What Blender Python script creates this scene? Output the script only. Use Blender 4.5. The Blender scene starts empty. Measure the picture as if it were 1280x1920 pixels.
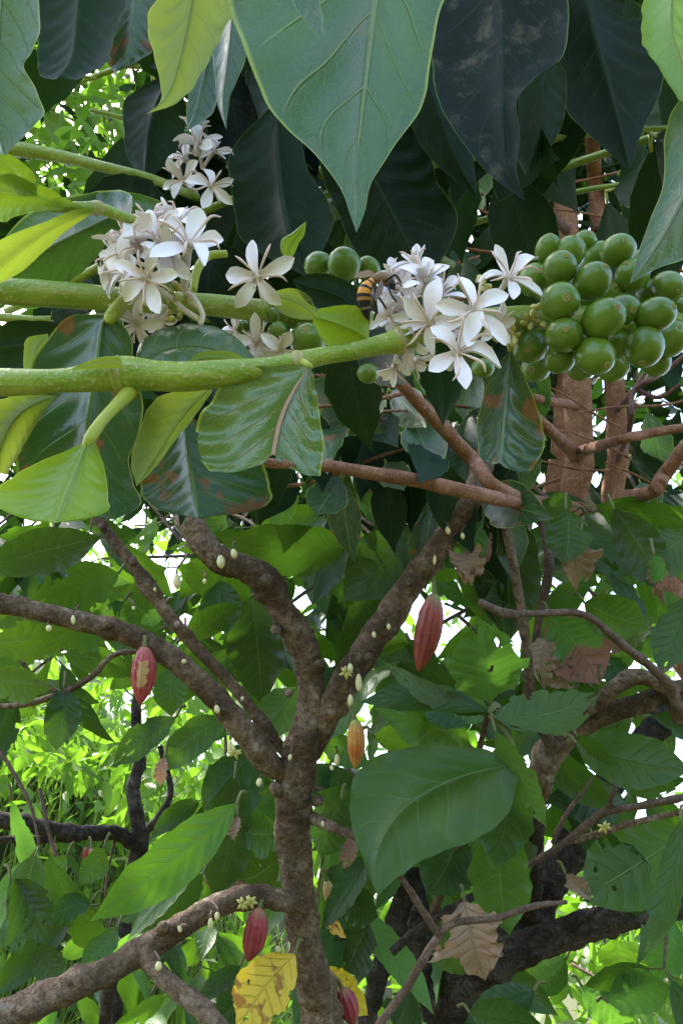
import bpy, math, random
from mathutils import Vector, Matrix, Quaternion, noise

# ------------------------------------------------------------------ camera, sky, sun, exposure
scene = bpy.context.scene
F = 1500.0                       # focal length in photo pixels (photo 1280 x 1920)
PITCH = math.radians(30)
CAM = Vector((0, 0, 1.35))
cd = bpy.data.cameras.new('camera')
cam = bpy.data.objects.new('camera', cd)
scene.collection.objects.link(cam)
cam.location = CAM
cam.rotation_euler = (math.pi/2 + PITCH, 0, 0)
cd.sensor_fit = 'HORIZONTAL'; cd.sensor_width = 36; cd.lens = 36*F/1280
cd.clip_start = 0.02; cd.clip_end = 6000
scene.camera = cam

SUN_EL, SUN_AZ = math.radians(57), math.radians(316)   # azimuth clockwise from +Y
w = bpy.data.worlds.new('World'); scene.world = w; w.use_nodes = True
nt = w.node_tree; nt.nodes.clear()
sky = nt.nodes.new('ShaderNodeTexSky'); sky.sky_type = 'NISHITA'; sky.sun_disc = False
sky.sun_elevation = SUN_EL; sky.sun_rotation = SUN_AZ
sky.air_density = 1.0; sky.dust_density = 3.2; sky.ozone_density = 0.6
bg = nt.nodes.new('ShaderNodeBackground'); bg.inputs[1].default_value = 0.15
wo = nt.nodes.new('ShaderNodeOutputWorld')
nt.links.new(sky.outputs[0], bg.inputs[0]); nt.links.new(bg.outputs[0], wo.inputs[0])
sl = bpy.data.lights.new('sun', 'SUN'); sl.energy = 3.2; sl.angle = math.radians(2); sl.color = (1, .97, .92)
sun = bpy.data.objects.new('sun', sl); scene.collection.objects.link(sun)
sd = Vector((math.sin(SUN_AZ)*math.cos(SUN_EL), math.cos(SUN_AZ)*math.cos(SUN_EL), math.sin(SUN_EL)))
sun.rotation_euler = sd.to_track_quat('Z', 'Y').to_euler(); sun.location = (0, 0, 8)
vs = scene.view_settings
vs.view_transform = 'Standard'; vs.look = 'None'; vs.exposure = 2.45; vs.gamma = 1.0; vs.use_curve_mapping = False
scene.render.engine = 'CYCLES'
scene.cycles.use_denoising = True; scene.cycles.use_light_tree = False
scene.cycles.max_bounces = 3; scene.cycles.diffuse_bounces = 3; scene.cycles.glossy_bounces = 2; scene.cycles.adaptive_threshold = .015; scene.cycles.transmission_bounces = 3; scene.cycles.transparent_max_bounces = 4

# ------------------------------------------------------------------ helpers
R = random.Random(7)
FWD = Vector((0, math.cos(PITCH), math.sin(PITCH)))
UP = Vector((0, -math.sin(PITCH), math.cos(PITCH)))
RT = Vector((1, 0, 0))
def P(x, y, z):                  # photo pixel + depth in metres -> place
    return CAM + z*(FWD + RT*((x-640)/F) + UP*((960-y)/F))
def lerp(a, b, t): return a + (b-a)*t
def cr(pts, t):                  # Catmull-Rom over equally spaced points, t in 0..1
    n = len(pts)-1
    s = min(max(t*n, 0), n-1e-6); i = int(s); f = s-i
    p1, p2 = pts[i], pts[i+1]
    p0 = pts[i-1] if i > 0 else p1*2-p2
    p3 = pts[i+2] if i+2 <= n else p2*2-p1
    return 0.5*((2*p1) + (p2-p0)*f + (2*p0-5*p1+4*p2-p3)*f*f + (3*p1-p0-3*p2+p3)*f*f*f)
def tab(tb, v):
    for (a, x), (b, y) in zip(tb, tb[1:]):
        if v <= b:
            t = (v-a)/(b-a); return x + (y-x)*t
    return tb[-1][1]

class MB:                        # collects verts / faces / uvs / material slots of ONE mesh
    def __init__(s): s.v = []; s.f = []; s.uv = []; s.m = []
    def quad(s, idx, uvs, m=0): s.f.append(idx); s.uv.append(uvs); s.m.append(m)
    def grid(s, rows, uvrows, m=0, skip=None, wrap=False):
        base = len(s.v); nu = len(rows[0])
        for r in rows: s.v.extend(r)
        for j in range(len(rows)-1):
            for i in range(nu if wrap else nu-1):
                k = (i+1) % nu
                if skip and skip(i, j): continue
                a = base+j*nu+i; b = base+j*nu+k
                u0 = uvrows[j][i]; u1 = uvrows[j][k]; u3 = uvrows[j+1][i]; u2 = uvrows[j+1][k]
                if wrap and k == 0: u1 = (1.0, u1[1]); u2 = (1.0, u2[1])
                s.quad((a, b, b+nu, a+nu), (u0, u1, u2, u3), m)
    def mesh(s, name, mats):
        me = bpy.data.meshes.new(name)
        me.from_pydata([tuple(p) for p in s.v], [], s.f)
        uvl = me.uv_layers.new(name='UVMap')
        flat = []
        for u in s.uv:
            for c in u: flat += [c[0], c[1]]
        uvl.data.foreach_set('uv', flat)
        for m in mats: me.materials.append(m)
        me.polygons.foreach_set('material_index', s.m)
        me.polygons.foreach_set('use_smooth', [True]*len(s.f))
        me.update()
        return me
    def build(s, name, mats, parent=None):
        return link(name, s.mesh(name, mats if isinstance(mats, (list, tuple)) else [mats]), parent)

def link(name, data, parent=None):
    o = bpy.data.objects.new(name, data); scene.collection.objects.link(o)
    if parent:
        o.parent = parent
        o.matrix_parent_inverse = WORLD[parent.name].inverted() if parent.name in WORLD else parent.matrix_basis.inverted()
    return o
WORLD = {}
def thing(name, label, cat, loc, group=None):
    o = bpy.data.objects.new(name, None); scene.collection.objects.link(o)
    o.location = loc; o.empty_display_size = .05
    o['label'] = label; o['category'] = cat
    if group: o['group'] = group
    WORLD[o.name] = Matrix.Translation(loc)
    return o
def tag(o, label, cat=None, kind=None):
    o['label'] = label
    if cat: o['category'] = cat
    if kind: o['kind'] = kind
    return o

def tube(mb, pts, sides=12, sub=6, rough=0.0, rscale=30, m=0, seed=0, knots=0.0, cap=True):
    """pts: [(Vector, radius)]"""
    pos = [p for p, r in pts]; rad = [Vector((r, 0, 0)) for p, r in pts]
    n = (len(pts)-1)*sub
    cs = [cr(pos, i/n) for i in range(n+1)]; rs = [max(cr(rad, i/n).x, 1e-5) for i in range(n+1)]
    t0 = (cs[1]-cs[0]).normalized()
    a = t0.orthogonal().normalized()
    rows = []; uvs = []; dist = 0
    off = Vector((seed*7.3, seed*3.1, 0))
    for i in range(n+1):
        t = (cs[min(i+1, n)]-cs[max(i-1, 0)]).normalized()
        a = (a - t*a.dot(t)).normalized(); b = t.cross(a)
        if i: dist += (cs[i]-cs[i-1]).length
        row = []; ur = []
        for k in range(sides):
            th = 2*math.pi*k/sides
            d = a*math.cos(th)+b*math.sin(th)
            r = rs[i]
            if rough:
                q = cs[i]*rscale + d*(rs[i]*rscale) + off
                r *= 1 + rough*(noise.noise(q) + .6*noise.noise(q*2.7) + .4*noise.noise(q*6.1))
                if knots:
                    kn = noise.noise(q*.45 + Vector((5, 5, 5)))
                    r *= 1 + knots*max(0, kn-.18)*2
            row.append(cs[i]+d*r); ur.append((k/sides, dist*10))
        rows.append(row); uvs.append(ur)
    if cap:
        rows.insert(0, [cs[0]-t0*rs[0]*.3]*sides); uvs.insert(0, uvs[0])
        rows.append([cs[-1]+t*rs[-1]*.5]*sides); uvs.append(uvs[-1])
    mb.grid(rows, uvs, m, wrap=True)
def ptube(parent, name, mat, pts, **kw):
    """pixel tube [(x, y, depth, radius in px)]"""
    mb = MB()
    tube(mb, [(P(x, y, z), r*z/F) for x, y, z, r in pts], **kw)
    return mb.build(name, mat, parent)

PROF = {
 'cacao':  [(0, .03), (.04, .2), (.12, .52), (.25, .83), (.42, .98), (.55, 1), (.7, .88), (.82, .6), (.9, .32), (.95, .13), (1, 0)],
 'coffee': [(0, .03), (.06, .22), (.15, .5), (.3, .86), (.45, 1), (.6, .93), (.74, .66), (.85, .32), (.92, .14), (1, 0)],
 'blade':  [(0, .5), (.2, .9), (.5, 1), (.8, .6), (1, 0)],
}
def loft(mb, M, L, Rr, nu=12, nv=30, bow=.12, quilt=.02, nve=9, ripple=.02, seed=0, damage=0.0, m=0, curl=0.0, wob=.04):
    """leaf blade from three rails (functions v -> Vector)"""
    rr = random.Random(seed)
    ph = rr.random()*6; kk = 4+rr.random()*4
    rows = []; uvs = []
    for j in range(nv+1):
        v = j/nv
        pm, pl, pr = M(v), L(v), Rr(v)
        ax = (M(min(v+.02, 1))-M(max(v-.02, 0))).normalized()
        wv = pr-pl
        nrm = wv.cross(ax)
        nrm = nrm.normalized() if nrm.length > 1e-9 else Vector((0, -1, 0))
        row = []; ur = []
        for i in range(2*nu+1):
            u = (i-nu)/nu; au = abs(u)
            e = pm + ((pr if u > 0 else pl)-pm)*(1 + wob*noise.noise(Vector((v*5, seed*1.3, 3 if u > 0 else 9))) + wob*.5*noise.noise(Vector((v*17, seed*1.3, 3 if u > 0 else 9))))
            hw = (e-pm).length
            p = pm + (e-pm)*au + nrm*(bow*hw*4*au*(1-au) - .04*hw*math.exp(-(au*9)**2))
            s = v*nve - au**1.2*1.6
            p += nrm*quilt*hw*math.cos(2*math.pi*s)*(au*(1-au)*3)
            p += nrm*ripple*hw*au**3*math.sin(kk*6.28*v+ph+(2 if u > 0 else 0))
            if curl: p += nrm*curl*hw*au*au*(-1)
            row.append(p); ur.append((.5+.5*u, v))
        rows.append(row); uvs.append(ur)
    sk = None
    if damage > 0:
        def sk(i, j):
            u = (i+.5-nu)/nu; v = (j+.5)/nv
            q = Vector((u*2.2+seed, v*4.5, seed*1.7))
            d = noise.noise(q) + .5*noise.noise(q*2.6)
            edge = max(abs(u)**2, (v-.35)*1.3)
            return d*.9 + edge*.8 > 1.05-damage
    mb.grid(rows, uvs, m, skip=sk)
def hero(parent, mat, st, zb, zt, zl=0.0, zr=0.0, pet=None, name='leaf', petmat=None, label=None, **kw):
    """leaf from traced stations (Mx,My,Lx,Ly,Rx,Ry); depth runs zb..zt, margins offset zl/zr metres"""
    n = len(st)-1
    Ms, Ls, Rs = [], [], []
    wmax = max(math.hypot(s[4]-s[2], s[5]-s[3]) for s in st)
    for k, s in enumerate(st):
        z = lerp(zb, zt, k/n); fr = math.hypot(s[4]-s[2], s[5]-s[3])/wmax
        Ms.append(P(s[0], s[1], z)); Ls.append(P(s[2], s[3], z+zl*fr)); Rs.append(P(s[4], s[5], z+zr*fr))
    mb = MB()
    kw.setdefault('nu', 14); kw.setdefault('nv', 48)
    loft(mb, lambda v: cr(Ms, v), lambda v: cr(Ls, v), lambda v: cr(Rs, v), **kw)
    mats = [mat]
    if pet:
        mats.append(petmat or M_['petiole'])
        pts = [(P(x, y, z), r*z/F) for x, y, z, r in pet]
        tube(mb, pts, sides=10, sub=5, m=1)
    o = mb.build(name, mats, parent)
    if label: o['label'] = label
    return o
def blade(mb, pb, pt, wid, roll=0.0, bend=.1, fold=.15, kind='cacao', nu=5, nv=14, seed=0, m=0, view=None, damage=0, quilt=.07, nve=9, ripple=.07, side=0.0, twist=0.0, wob=.12):
    ax = pt-pb; ln = ax.length; ax.normalize()
    view = view or ((pb+pt)*.5-CAM).normalized()
    sv = ax.cross(view)
    sv = sv.normalized() if sv.length > 1e-4 else Vector((1, 0, 0))
    sv = Quaternion(ax, roll) @ sv
    nr = sv.cross(ax).normalized()
    if nr.dot(view) > 0 and False: nr = -nr
    pf = PROF[kind]
    def M(v): return pb + ax*ln*v + nr*(-bend*ln*4*v*(1-v)) + sv*(side*ln*4*v*(1-v))
    def E(v, sg):
        h = wid*.5*tab(pf, v); a = twist*(v-.3); ca_, sa_ = math.cos(a), math.sin(a)
        s2 = sv*ca_ + nr*sa_; n2 = nr*ca_ - sv*sa_
        return M(v) + s2*(sg*h*math.cos(fold)) - n2*(h*math.sin(fold))
    loft(mb, M, lambda v: E(v, -1), lambda v: E(v, 1), nu=nu, nv=nv, bow=.05, quilt=quilt, nve=nve, ripple=ripple, seed=seed, damage=damage, m=m, wob=wob)
LN = [0]
def qleaf(parent, mat, b, t, w, zb, zt, roll=0.0, pet=None, name='leaf', label=None, petr=3.0, **kw):
    """leaf from base pixel, tip pixel, width in px, depths"""
    LN[0] += 1
    mb = MB()
    kw.setdefault('seed', LN[0]); kw.setdefault('nu', 7); kw.setdefault('nv', 26)
    blade(mb, P(*b, zb), P(*t, zt), w*(zb+zt)*.5/F, roll=roll, **kw)
    mats = [mat]
    if pet:
        mats.append(M_['petiole_cacao'] if kw.get('kind', 'cacao') == 'cacao' else M_['petiole'])
        pb = P(*b, zb); pa = P(*pet)
        mid = (pb+pa)*.5 + Vector((0, 0, .008))
        r = petr*zb/F
        tube(mb, [(pa, r*1.3), (mid, r), (pb, r*.9)], sides=7, sub=4, m=1)
    o = mb.build(name, mats, parent)
    if label: o['label'] = label
    return o

# ------------------------------------------------------------------ materials
M_ = {}
class NB:
    def __init__(s, name):
        s.mat = bpy.data.materials.new(name); s.mat.use_nodes = True
        s.t = s.mat.node_tree; s.t.nodes.clear(); M_[name] = s.mat
    def n(s, typ, **kw):
        nd = s.t.nodes.new('ShaderNode'+typ)
        for k, v in kw.items(): setattr(nd, k, v)
        return nd
    def l(s, a, b): s.t.links.new(a, b)
    def val(s, sock, x):
        if hasattr(x, 'links') or isinstance(x, bpy.types.NodeSocket): s.l(x, sock)
        elif isinstance(x, tuple) and len(x) == 3: sock.default_value = (*x, 1)
        else: sock.default_value = x
    def math(s, op, a, b=0.0, c=None, clamp=False):
        nd = s.n('Math', operation=op); nd.use_clamp = clamp
        s.val(nd.inputs[0], a); s.val(nd.inputs[1], b)
        if c is not None: s.val(nd.inputs[2], c)
        return nd.outputs[0]
    def step(s, x, a, b):        # smoothstep
        nd = s.n('MapRange', interpolation_type='SMOOTHSTEP')
        s.val(nd.inputs[0], x); nd.inputs[1].default_value = a; nd.inputs[2].default_value = b
        return nd.outputs[0]
    def mix(s, f, a, b):
        nd = s.n('Mix', data_type='RGBA')
        s.val(nd.inputs[0], f)
        for sock, c in ((nd.inputs[6], a), (nd.inputs[7], b)):
            if isinstance(c, tuple): sock.default_value = (*c, 1)
            else: s.l(c, sock)
        return nd.outputs[2]
    def noise(s, scale, detail=3, rough=.55, vec=None):
        nd = s.n('TexNoise'); nd.inputs['Scale'].default_value = scale
        nd.inputs['Detail'].default_value = detail; nd.inputs['Roughness'].default_value = rough
        if vec is not None: s.l(vec, nd.inputs['Vector'])
        return nd.outputs[0]
    def obj(s): return s.n('TexCoord').outputs['Object']
    def uv(s):
        sp = s.n('SeparateXYZ'); s.l(s.n('UVMap').outputs[0], sp.inputs[0]); return sp.outputs[0], sp.outputs[1]
    def bump(s, h, st, dist=.001, normal=None):
        b = s.n('Bump'); b.inputs['Strength'].default_value = st; b.inputs['Distance'].default_value = dist
        s.l(h, b.inputs['Height'])
        if normal is not None: s.l(normal, b.inputs['Normal'])
        return b.outputs[0]
    def out(s, col, rough=.5, spec=.5, nrm=None, transl=0.0, tcol=None, sss=0.0, coat=0.0):
        p = s.n('BsdfPrincipled')
        s.val(p.inputs['Base Color'], (*col, 1) if isinstance(col, tuple) else col)
        s.val(p.inputs['Roughness'], rough); s.val(p.inputs['Specular IOR Level'], spec)
        if coat: p.inputs['Coat Weight'].default_value = coat; p.inputs['Coat Roughness'].default_value = .25
        if sss:
            p.inputs['Subsurface Weight'].default_value = sss
            p.inputs['Subsurface Radius'].default_value = (.004, .003, .002)
        if nrm is not None: s.l(nrm, p.inputs['Normal'])
        o = s.n('OutputMaterial'); sh = p.outputs[0]
        if transl:
            tr = s.n('BsdfTranslucent'); s.val(tr.inputs[0], tcol if tcol is not None else col)
            mx = s.n('MixShader'); mx.inputs[0].default_value = transl
            s.l(sh, mx.inputs[1]); s.l(tr.outputs[0], mx.inputs[2]); sh = mx.outputs[0]
        s.l(sh, o.inputs[0])
        return s.mat

def leaf_mat(name, c1, c2, vein, nve=9, vw=.05, vstr=.5, midw=.03, edge=None, edgew=.03, rough=.38, transl=.3, tcol=None,
             dust=0.0, brown=0.0, browncol=(.16, .085, .04), spots=0.0, var=.35, bump=.5, spec=.5, tipcol=None, scale=1.0, net_on=True, simple=False):
    b = NB(name)
    u, v = b.uv(); ob = b.obj()
    info = b.n('ObjectInfo').outputs['Random']
    au = b.math('ABSOLUTE', b.math('MULTIPLY_ADD', u, 2.0, -1.0))
    nz = b.noise(35*scale, 1 if simple else 3, .6, ob)
    # lateral veins
    bend = b.math('POWER', au, 1.2)
    wob = b.math('MULTIPLY_ADD', b.noise(30*scale, 0, .5, ob), .5, -.25)
    s = b.math('ADD', b.math('SUBTRACT', b.math('MULTIPLY', v, float(nve)), b.math('MULTIPLY', bend, 1.6)), wob)
    fr = b.math('ABSOLUTE', b.math('SUBTRACT', b.math('FRACT', s), .5))
    vw_ = b.math('SUBTRACT', 1.0, b.step(fr, vw*.35, vw*1.3))
    vw_ = b.math('MULTIPLY', vw_, b.math('SUBTRACT', 1.0, b.step(au, .55, .98)))
    mid = b.math('SUBTRACT', 1.0, b.step(au, midw*.6, midw*1.5))
    # fine reticulation
    if net_on:
        vo = b.n('TexVoronoi', feature='DISTANCE_TO_EDGE'); vo.inputs['Scale'].default_value = 210*scale
        dn_ = b.n('TexNoise'); dn_.inputs['Scale'].default_value = 90*scale; dn_.inputs['Detail'].default_value = 1; b.l(ob, dn_.inputs['Vector'])
        va = b.n('VectorMath', operation='MULTIPLY_ADD'); b.l(dn_.outputs['Color'], va.inputs[0]); va.inputs[1].default_value = (.012/scale,)*3; b.l(ob, va.inputs[2])
        b.l(va.outputs[0], vo.inputs['Vector'])
        net = b.math('SUBTRACT', 1.0, b.step(vo.outputs['Distance'], 0.0, .09))
    veins = b.math('MAXIMUM', b.math('MULTIPLY', vw_, .8), mid)
    f = b.math('MULTIPLY_ADD', nz, 1.6, -.3, clamp=True)
    col = b.mix(f, c1, c2)
    hs = b.n('HueSaturation'); b.l(col, hs.inputs['Color'])
    b.l(b.math('MULTIPLY_ADD', info, var*2, 1-var), hs.inputs['Value'])
    b.l(b.math('MULTIPLY_ADD', b.math('FRACT', b.math('MULTIPLY', info, 7.31)), .05, .47), hs.inputs['Hue'])
    col = hs.outputs[0]
    base = col
    if net_on: col = b.mix(b.math('MULTIPLY', net, .14*vstr), col, vein)
    col = b.mix(b.math('MULTIPLY', veins, vstr), col, vein)
    if edge:
        e = b.step(au, 1-edgew*2, 1-edgew*.6)
        col = b.mix(e, col, edge)
    if tipcol:
        col = b.mix(b.step(v, .93, .99), col, tipcol)
    rg = b.math('MULTIPLY_ADD', nz, .3, rough-.13)
    if dust:
        dn = b.step(b.noise(60*scale, 5, .7, ob), .5, .72)
        dn = b.math('MULTIPLY', dn, b.step(b.noise(11*scale, 2, .5, ob), .4, .6))
        col = b.mix(b.math('MULTIPLY', dn, dust), col, (.23, .2, .16))
        rg = b.math('MULTIPLY_ADD', dn, .25, rg)
    tc = tcol if tcol else (base)
    if tcol: tc = b.mix(b.math('MULTIPLY', veins, .4), tcol, (tcol[0]*.5, tcol[1]*.55, tcol[2]*.5))
    if brown or spots:
        q = b.noise(17*scale, 4, .65, ob)
        reg = b.math('ADD', b.math('MULTIPLY', b.math('MAXIMUM', b.math('MULTIPLY', au, .8), v), .75), b.math('MULTIPLY', q, .9))
        bm = b.step(reg, 1.22-brown, 1.3-brown) if brown else 0.0
        if spots:
            sp = b.math('MULTIPLY', b.step(b.noise(48*scale, 3, .6, ob), .62-.06*spots, .68-.06*spots), spots)
            bm = b.math('MAXIMUM', bm, sp) if brown else sp
        bc = b.mix(b.noise(70*scale, 3, .6, ob), browncol, tuple(c*1.9 for c in browncol))
        col = b.mix(bm, col, bc); tc = b.mix(bm, tc, bc)
        rg = b.math('MAXIMUM', rg, b.math('MULTIPLY', bm, .8))
    if simple: return b.out(col, rg, spec, None, transl, tc)
    h = b.math('MULTIPLY', veins, -1.0)
    if net_on: h = b.math('ADD', h, b.math('MULTIPLY', net, -.06))
    nr = b.bump(h, bump, .0012/scale)
    return b.out(col, rg, spec, nr, transl, tc)

G = (.30, .42, .10)
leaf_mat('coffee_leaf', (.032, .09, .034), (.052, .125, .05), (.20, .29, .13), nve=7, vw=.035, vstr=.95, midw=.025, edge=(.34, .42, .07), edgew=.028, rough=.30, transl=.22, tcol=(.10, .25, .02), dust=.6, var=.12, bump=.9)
leaf_mat('coffee_leaf_shaded', (.008, .022, .010), (.013, .032, .013), (.03, .06, .025), nve=7, vw=.03, vstr=.6, midw=.02, edge=(.09, .14, .03), edgew=.012, rough=.5, transl=.12, tcol=(.03, .09, .01), dust=.08, var=.3, bump=.25, spec=.09, net_on=False)  # darker copy of the coffee leaf, canopy shade put into its colour
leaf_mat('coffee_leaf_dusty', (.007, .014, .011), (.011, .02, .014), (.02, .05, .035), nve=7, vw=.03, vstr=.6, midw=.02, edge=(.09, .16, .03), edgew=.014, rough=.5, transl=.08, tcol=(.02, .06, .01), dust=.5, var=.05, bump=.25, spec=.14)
leaf_mat('coffee_leaf_young', (.11, .24, .02), (.17, .32, .03), (.32, .42, .08), nve=6, vw=.03, vstr=.6, midw=.045, edge=(.42, .47, .08), edgew=.02, rough=.34, transl=.35, tcol=(.30, .48, .02), var=.1, bump=.3)
leaf_mat('coffee_leaf_under', (.15, .22, .025), (.2, .28, .035), (.07, .12, .015), nve=6, vw=.03, vstr=.55, midw=.03, edge=(.4, .42, .1), edgew=.02, rough=.45, transl=.5, tcol=(.42, .56, .04), var=.1, bump=.3)
leaf_mat('coffee_leaf_pink', (.045, .125, .02), (.075, .175, .03), (.50, .26, .12), nve=5, vw=.02, vstr=.8, midw=.038, edge=(.34, .42, .06), edgew=.022, rough=.24, transl=.2, tcol=(.12, .28, .02), dust=.15, var=.03, bump=.8, spec=.8)
leaf_mat('coffee_leaf_rust', (.02, .06, .02), (.035, .085, .03), (.16, .27, .06), nve=7, vw=.03, vstr=.7, midw=.03, edge=(.3, .38, .06), edgew=.025, rough=.27, transl=.15, tcol=(.06, .15, .02), spots=.55, browncol=(.2, .05, .015), var=.08, bump=.3)
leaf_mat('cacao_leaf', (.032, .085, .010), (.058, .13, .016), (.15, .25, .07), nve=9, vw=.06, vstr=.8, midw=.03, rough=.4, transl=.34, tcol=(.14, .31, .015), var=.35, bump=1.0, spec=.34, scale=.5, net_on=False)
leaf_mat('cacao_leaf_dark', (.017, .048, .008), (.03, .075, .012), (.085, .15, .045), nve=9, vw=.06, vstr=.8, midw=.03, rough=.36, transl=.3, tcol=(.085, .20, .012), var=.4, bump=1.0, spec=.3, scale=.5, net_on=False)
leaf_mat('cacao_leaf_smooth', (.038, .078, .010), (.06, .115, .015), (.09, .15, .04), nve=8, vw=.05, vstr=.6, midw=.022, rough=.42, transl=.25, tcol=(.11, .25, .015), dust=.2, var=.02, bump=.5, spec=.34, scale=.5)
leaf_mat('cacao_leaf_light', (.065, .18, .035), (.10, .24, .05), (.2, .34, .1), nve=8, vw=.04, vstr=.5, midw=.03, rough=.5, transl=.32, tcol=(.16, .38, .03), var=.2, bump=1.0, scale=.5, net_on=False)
leaf_mat('cacao_leaf_burnt', (.05, .14, .022), (.08, .19, .03), (.17, .28, .08), nve=9, vw=.04, vstr=.7, midw=.028, rough=.45, transl=.32, tcol=(.16, .36, .03), brown=.32, browncol=(.17, .085, .05), var=.1, bump=1.0, scale=.5, net_on=False)
leaf_mat('cacao_leaf_dead', (.25, .17, .105), (.38, .28, .19), (.34, .24, .16), nve=8, vw=.045, vstr=.5, midw=.03, rough=.8, transl=.2, tcol=(.3, .16, .07), var=.2, bump=1.0, spec=.2, scale=.5, net_on=False)
leaf_mat('cacao_leaf_yellow', (.56, .38, .015), (.66, .47, .03), (.5, .38, .06), nve=8, vw=.045, vstr=.5, midw=.03, rough=.45, transl=.3, tcol=(.7, .48, .02), spots=.9, browncol=(.2, .09, .015), var=.05, bump=1.0, scale=.5, net_on=False)
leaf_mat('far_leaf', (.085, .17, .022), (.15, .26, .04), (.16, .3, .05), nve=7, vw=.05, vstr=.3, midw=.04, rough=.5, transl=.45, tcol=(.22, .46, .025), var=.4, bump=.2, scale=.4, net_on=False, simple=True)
leaf_mat('far_coffee_leaf_shaded', (.009, .026, .008), (.018, .046, .012), (.04, .08, .03), nve=7, vw=.05, vstr=.3, midw=.04, rough=.5, transl=.15, tcol=(.04, .12, .01), var=.4, spec=.08, scale=.4, net_on=False, simple=True)  # base colour lowered to paint in the deep shade behind the crown
leaf_mat('grass_blade', (.10, .19, .025), (.25, .28, .075), (.2, .3, .06), nve=1, vw=.01, vstr=.2, midw=.12, rough=.5, transl=.4, tcol=(.22, .42, .04), var=.4, bump=.2, scale=.3, net_on=False, simple=True)

def bark(name, c1, c2, c3, lich=.4, sc=1.0, bstr=.8):
    b = NB(name); ob = b.obj()
    n1 = b.noise(11*sc, 3, .6, ob); n2 = b.noise(120*sc, 4, .7, ob); n3 = b.noise(46*sc, 5, .75, ob)
    col = b.mix(b.step(b.math('ADD', b.math('MULTIPLY', n1, .55), b.math('MULTIPLY', n3, .45)), .36, .62), c1, c2)
    col = b.mix(b.math('MULTIPLY', b.step(n2, .46, .6), .6), col, tuple(c*.75 for c in c1))
    li = b.math('MULTIPLY', b.step(n3, .5, .66), b.step(n1, .42, .6))
    col = b.mix(b.math('MULTIPLY', li, lich), col, c3)
    h = b.math('ADD', n2, b.math('MULTIPLY', n3, 1.3))
    return b.out(col, .9, .15, b.bump(h, min(1, bstr*1.2), .014/sc))
bark('cacao_bark', (.105, .07, .043), (.33, .225, .145), (.47, .41, .31), .7)
bark('cacao_bark_dark', (.035, .028, .024), (.12, .098, .082), (.24, .22, .2), .5)
bark('cacao_twig', (.13, .085, .06), (.24, .165, .12), (.36, .28, .22), .4, 2)
bark('coffee_trunk', (.22, .10, .055), (.38, .2, .12), (.45, .32, .22), .5, 1.5, .5)
bark('dry_twig', (.14, .07, .06), (.23, .13, .11), (.3, .2, .18), .3, 2, .5)

b = NB('coffee_stem'); ob = b.obj()
n1 = b.noise(60, 4, .6, ob); n2 = b.noise(500, 2, .5, ob)
mp = b.n('Mapping'); b.l(ob, mp.inputs[0]); mp.inputs['Scale'].default_value = (18, 300, 300)
st = b.noise(1.0, 3, .6, mp.outputs[0])
col = b.mix(b.step(n1, .3, .7), (.18, .285, .022), (.28, .375, .042))
col = b.mix(b.math('MULTIPLY', b.step(st, .48, .66), .6), col, (.36, .40, .11))
col = b.mix(b.math('MULTIPLY', b.step(n2, .6, .68), .7), col, (.48, .44, .27))
b.out(col, .42, .4, b.bump(b.math('ADD', n2, st), .5, .0012), .08, (.3, .4, .03))
b = NB('stem_node'); ob = b.obj()
n1 = b.noise(160, 5, .7, ob)
b.out(b.mix(b.step(n1, .4, .65), (.26, .30, .05), (.42, .36, .2)), .6, .3, b.bump(n1, .5, .0012))
b = NB('petiole'); b.out(b.mix(b.noise(90, 3, .5, b.obj()), (.28, .36, .03), (.42, .44, .05)), .4, .4, None, .15, (.45, .5, .05))
b = NB('petiole_cacao'); b.out(b.mix(b.noise(90, 3, .5, b.obj()), (.09, .14, .03), (.15, .13, .05)), .6, .3)

b = NB('petal'); ob = b.obj(); u, v = b.uv()
n1 = b.noise(220, 3, .5, ob)
col = b.mix(b.math('MULTIPLY', b.step(v, .0, .35), -1.0), (.80, .66, .60), (.80, .66, .60))
col = b.mix(b.step(v, 0, .45), (.95, .82, .80), (.97, .92, .94))
mp = b.math('ABSOLUTE', b.math('SUBTRACT', b.math('FRACT', b.math('MULTIPLY', u, 5.0)), .5))
b.out(b.mix(b.math('MULTIPLY', n1, .12), col, (.9, .86, .9)), .5, .3, b.bump(b.math('ADD', mp, n1), .2, .0004), .12, (.9, .86, .88), sss=.0)
b = NB('flower_tube'); b.out((.80, .72, .62), .5, .3, None, .3, (.8, .75, .6))
b = NB('stamen'); b.out(b.mix(b.noise(300, 2, .5, b.obj()), (.66, .48, .38), (.78, .63, .53)), .6, .3)
b = NB('yellow_bud'); b.out(b.mix(b.noise(200, 2, .5, b.obj()), (.52, .46, .10), (.62, .60, .22)), .5, .4, None, .15, (.6, .55, .1))
b = NB('cherelle'); b.out(b.mix(b.noise(120, 2, .5, b.obj()), (.60, .56, .25), (.72, .68, .38)), .5, .4)
b = NB('cherry'); ob = b.obj(); u, v = b.uv()
n1 = b.noise(90, 3, .5, ob); info = b.n('ObjectInfo').outputs['Random']
col = b.mix(b.step(n1, .3, .7), (.085, .165, .012), (.15, .25, .025))
col = b.mix(b.math('MULTIPLY', info, .45), col, (.06, .12, .01))
col = b.mix(b.math('MULTIPLY', b.step(b.noise(700, 2, .5, ob), .64, .72), .4), col, (.25, .36, .1))
b.out(col, .26, .5, b.bump(b.noise(350, 2, .5, ob), .08, .001), sss=.0)
b = NB('calyx_scar'); n1 = b.noise(600, 3, .6, b.obj()); b.out(b.mix(n1, (.18, .2, .04), (.34, .28, .10)), .7, .3)

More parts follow.
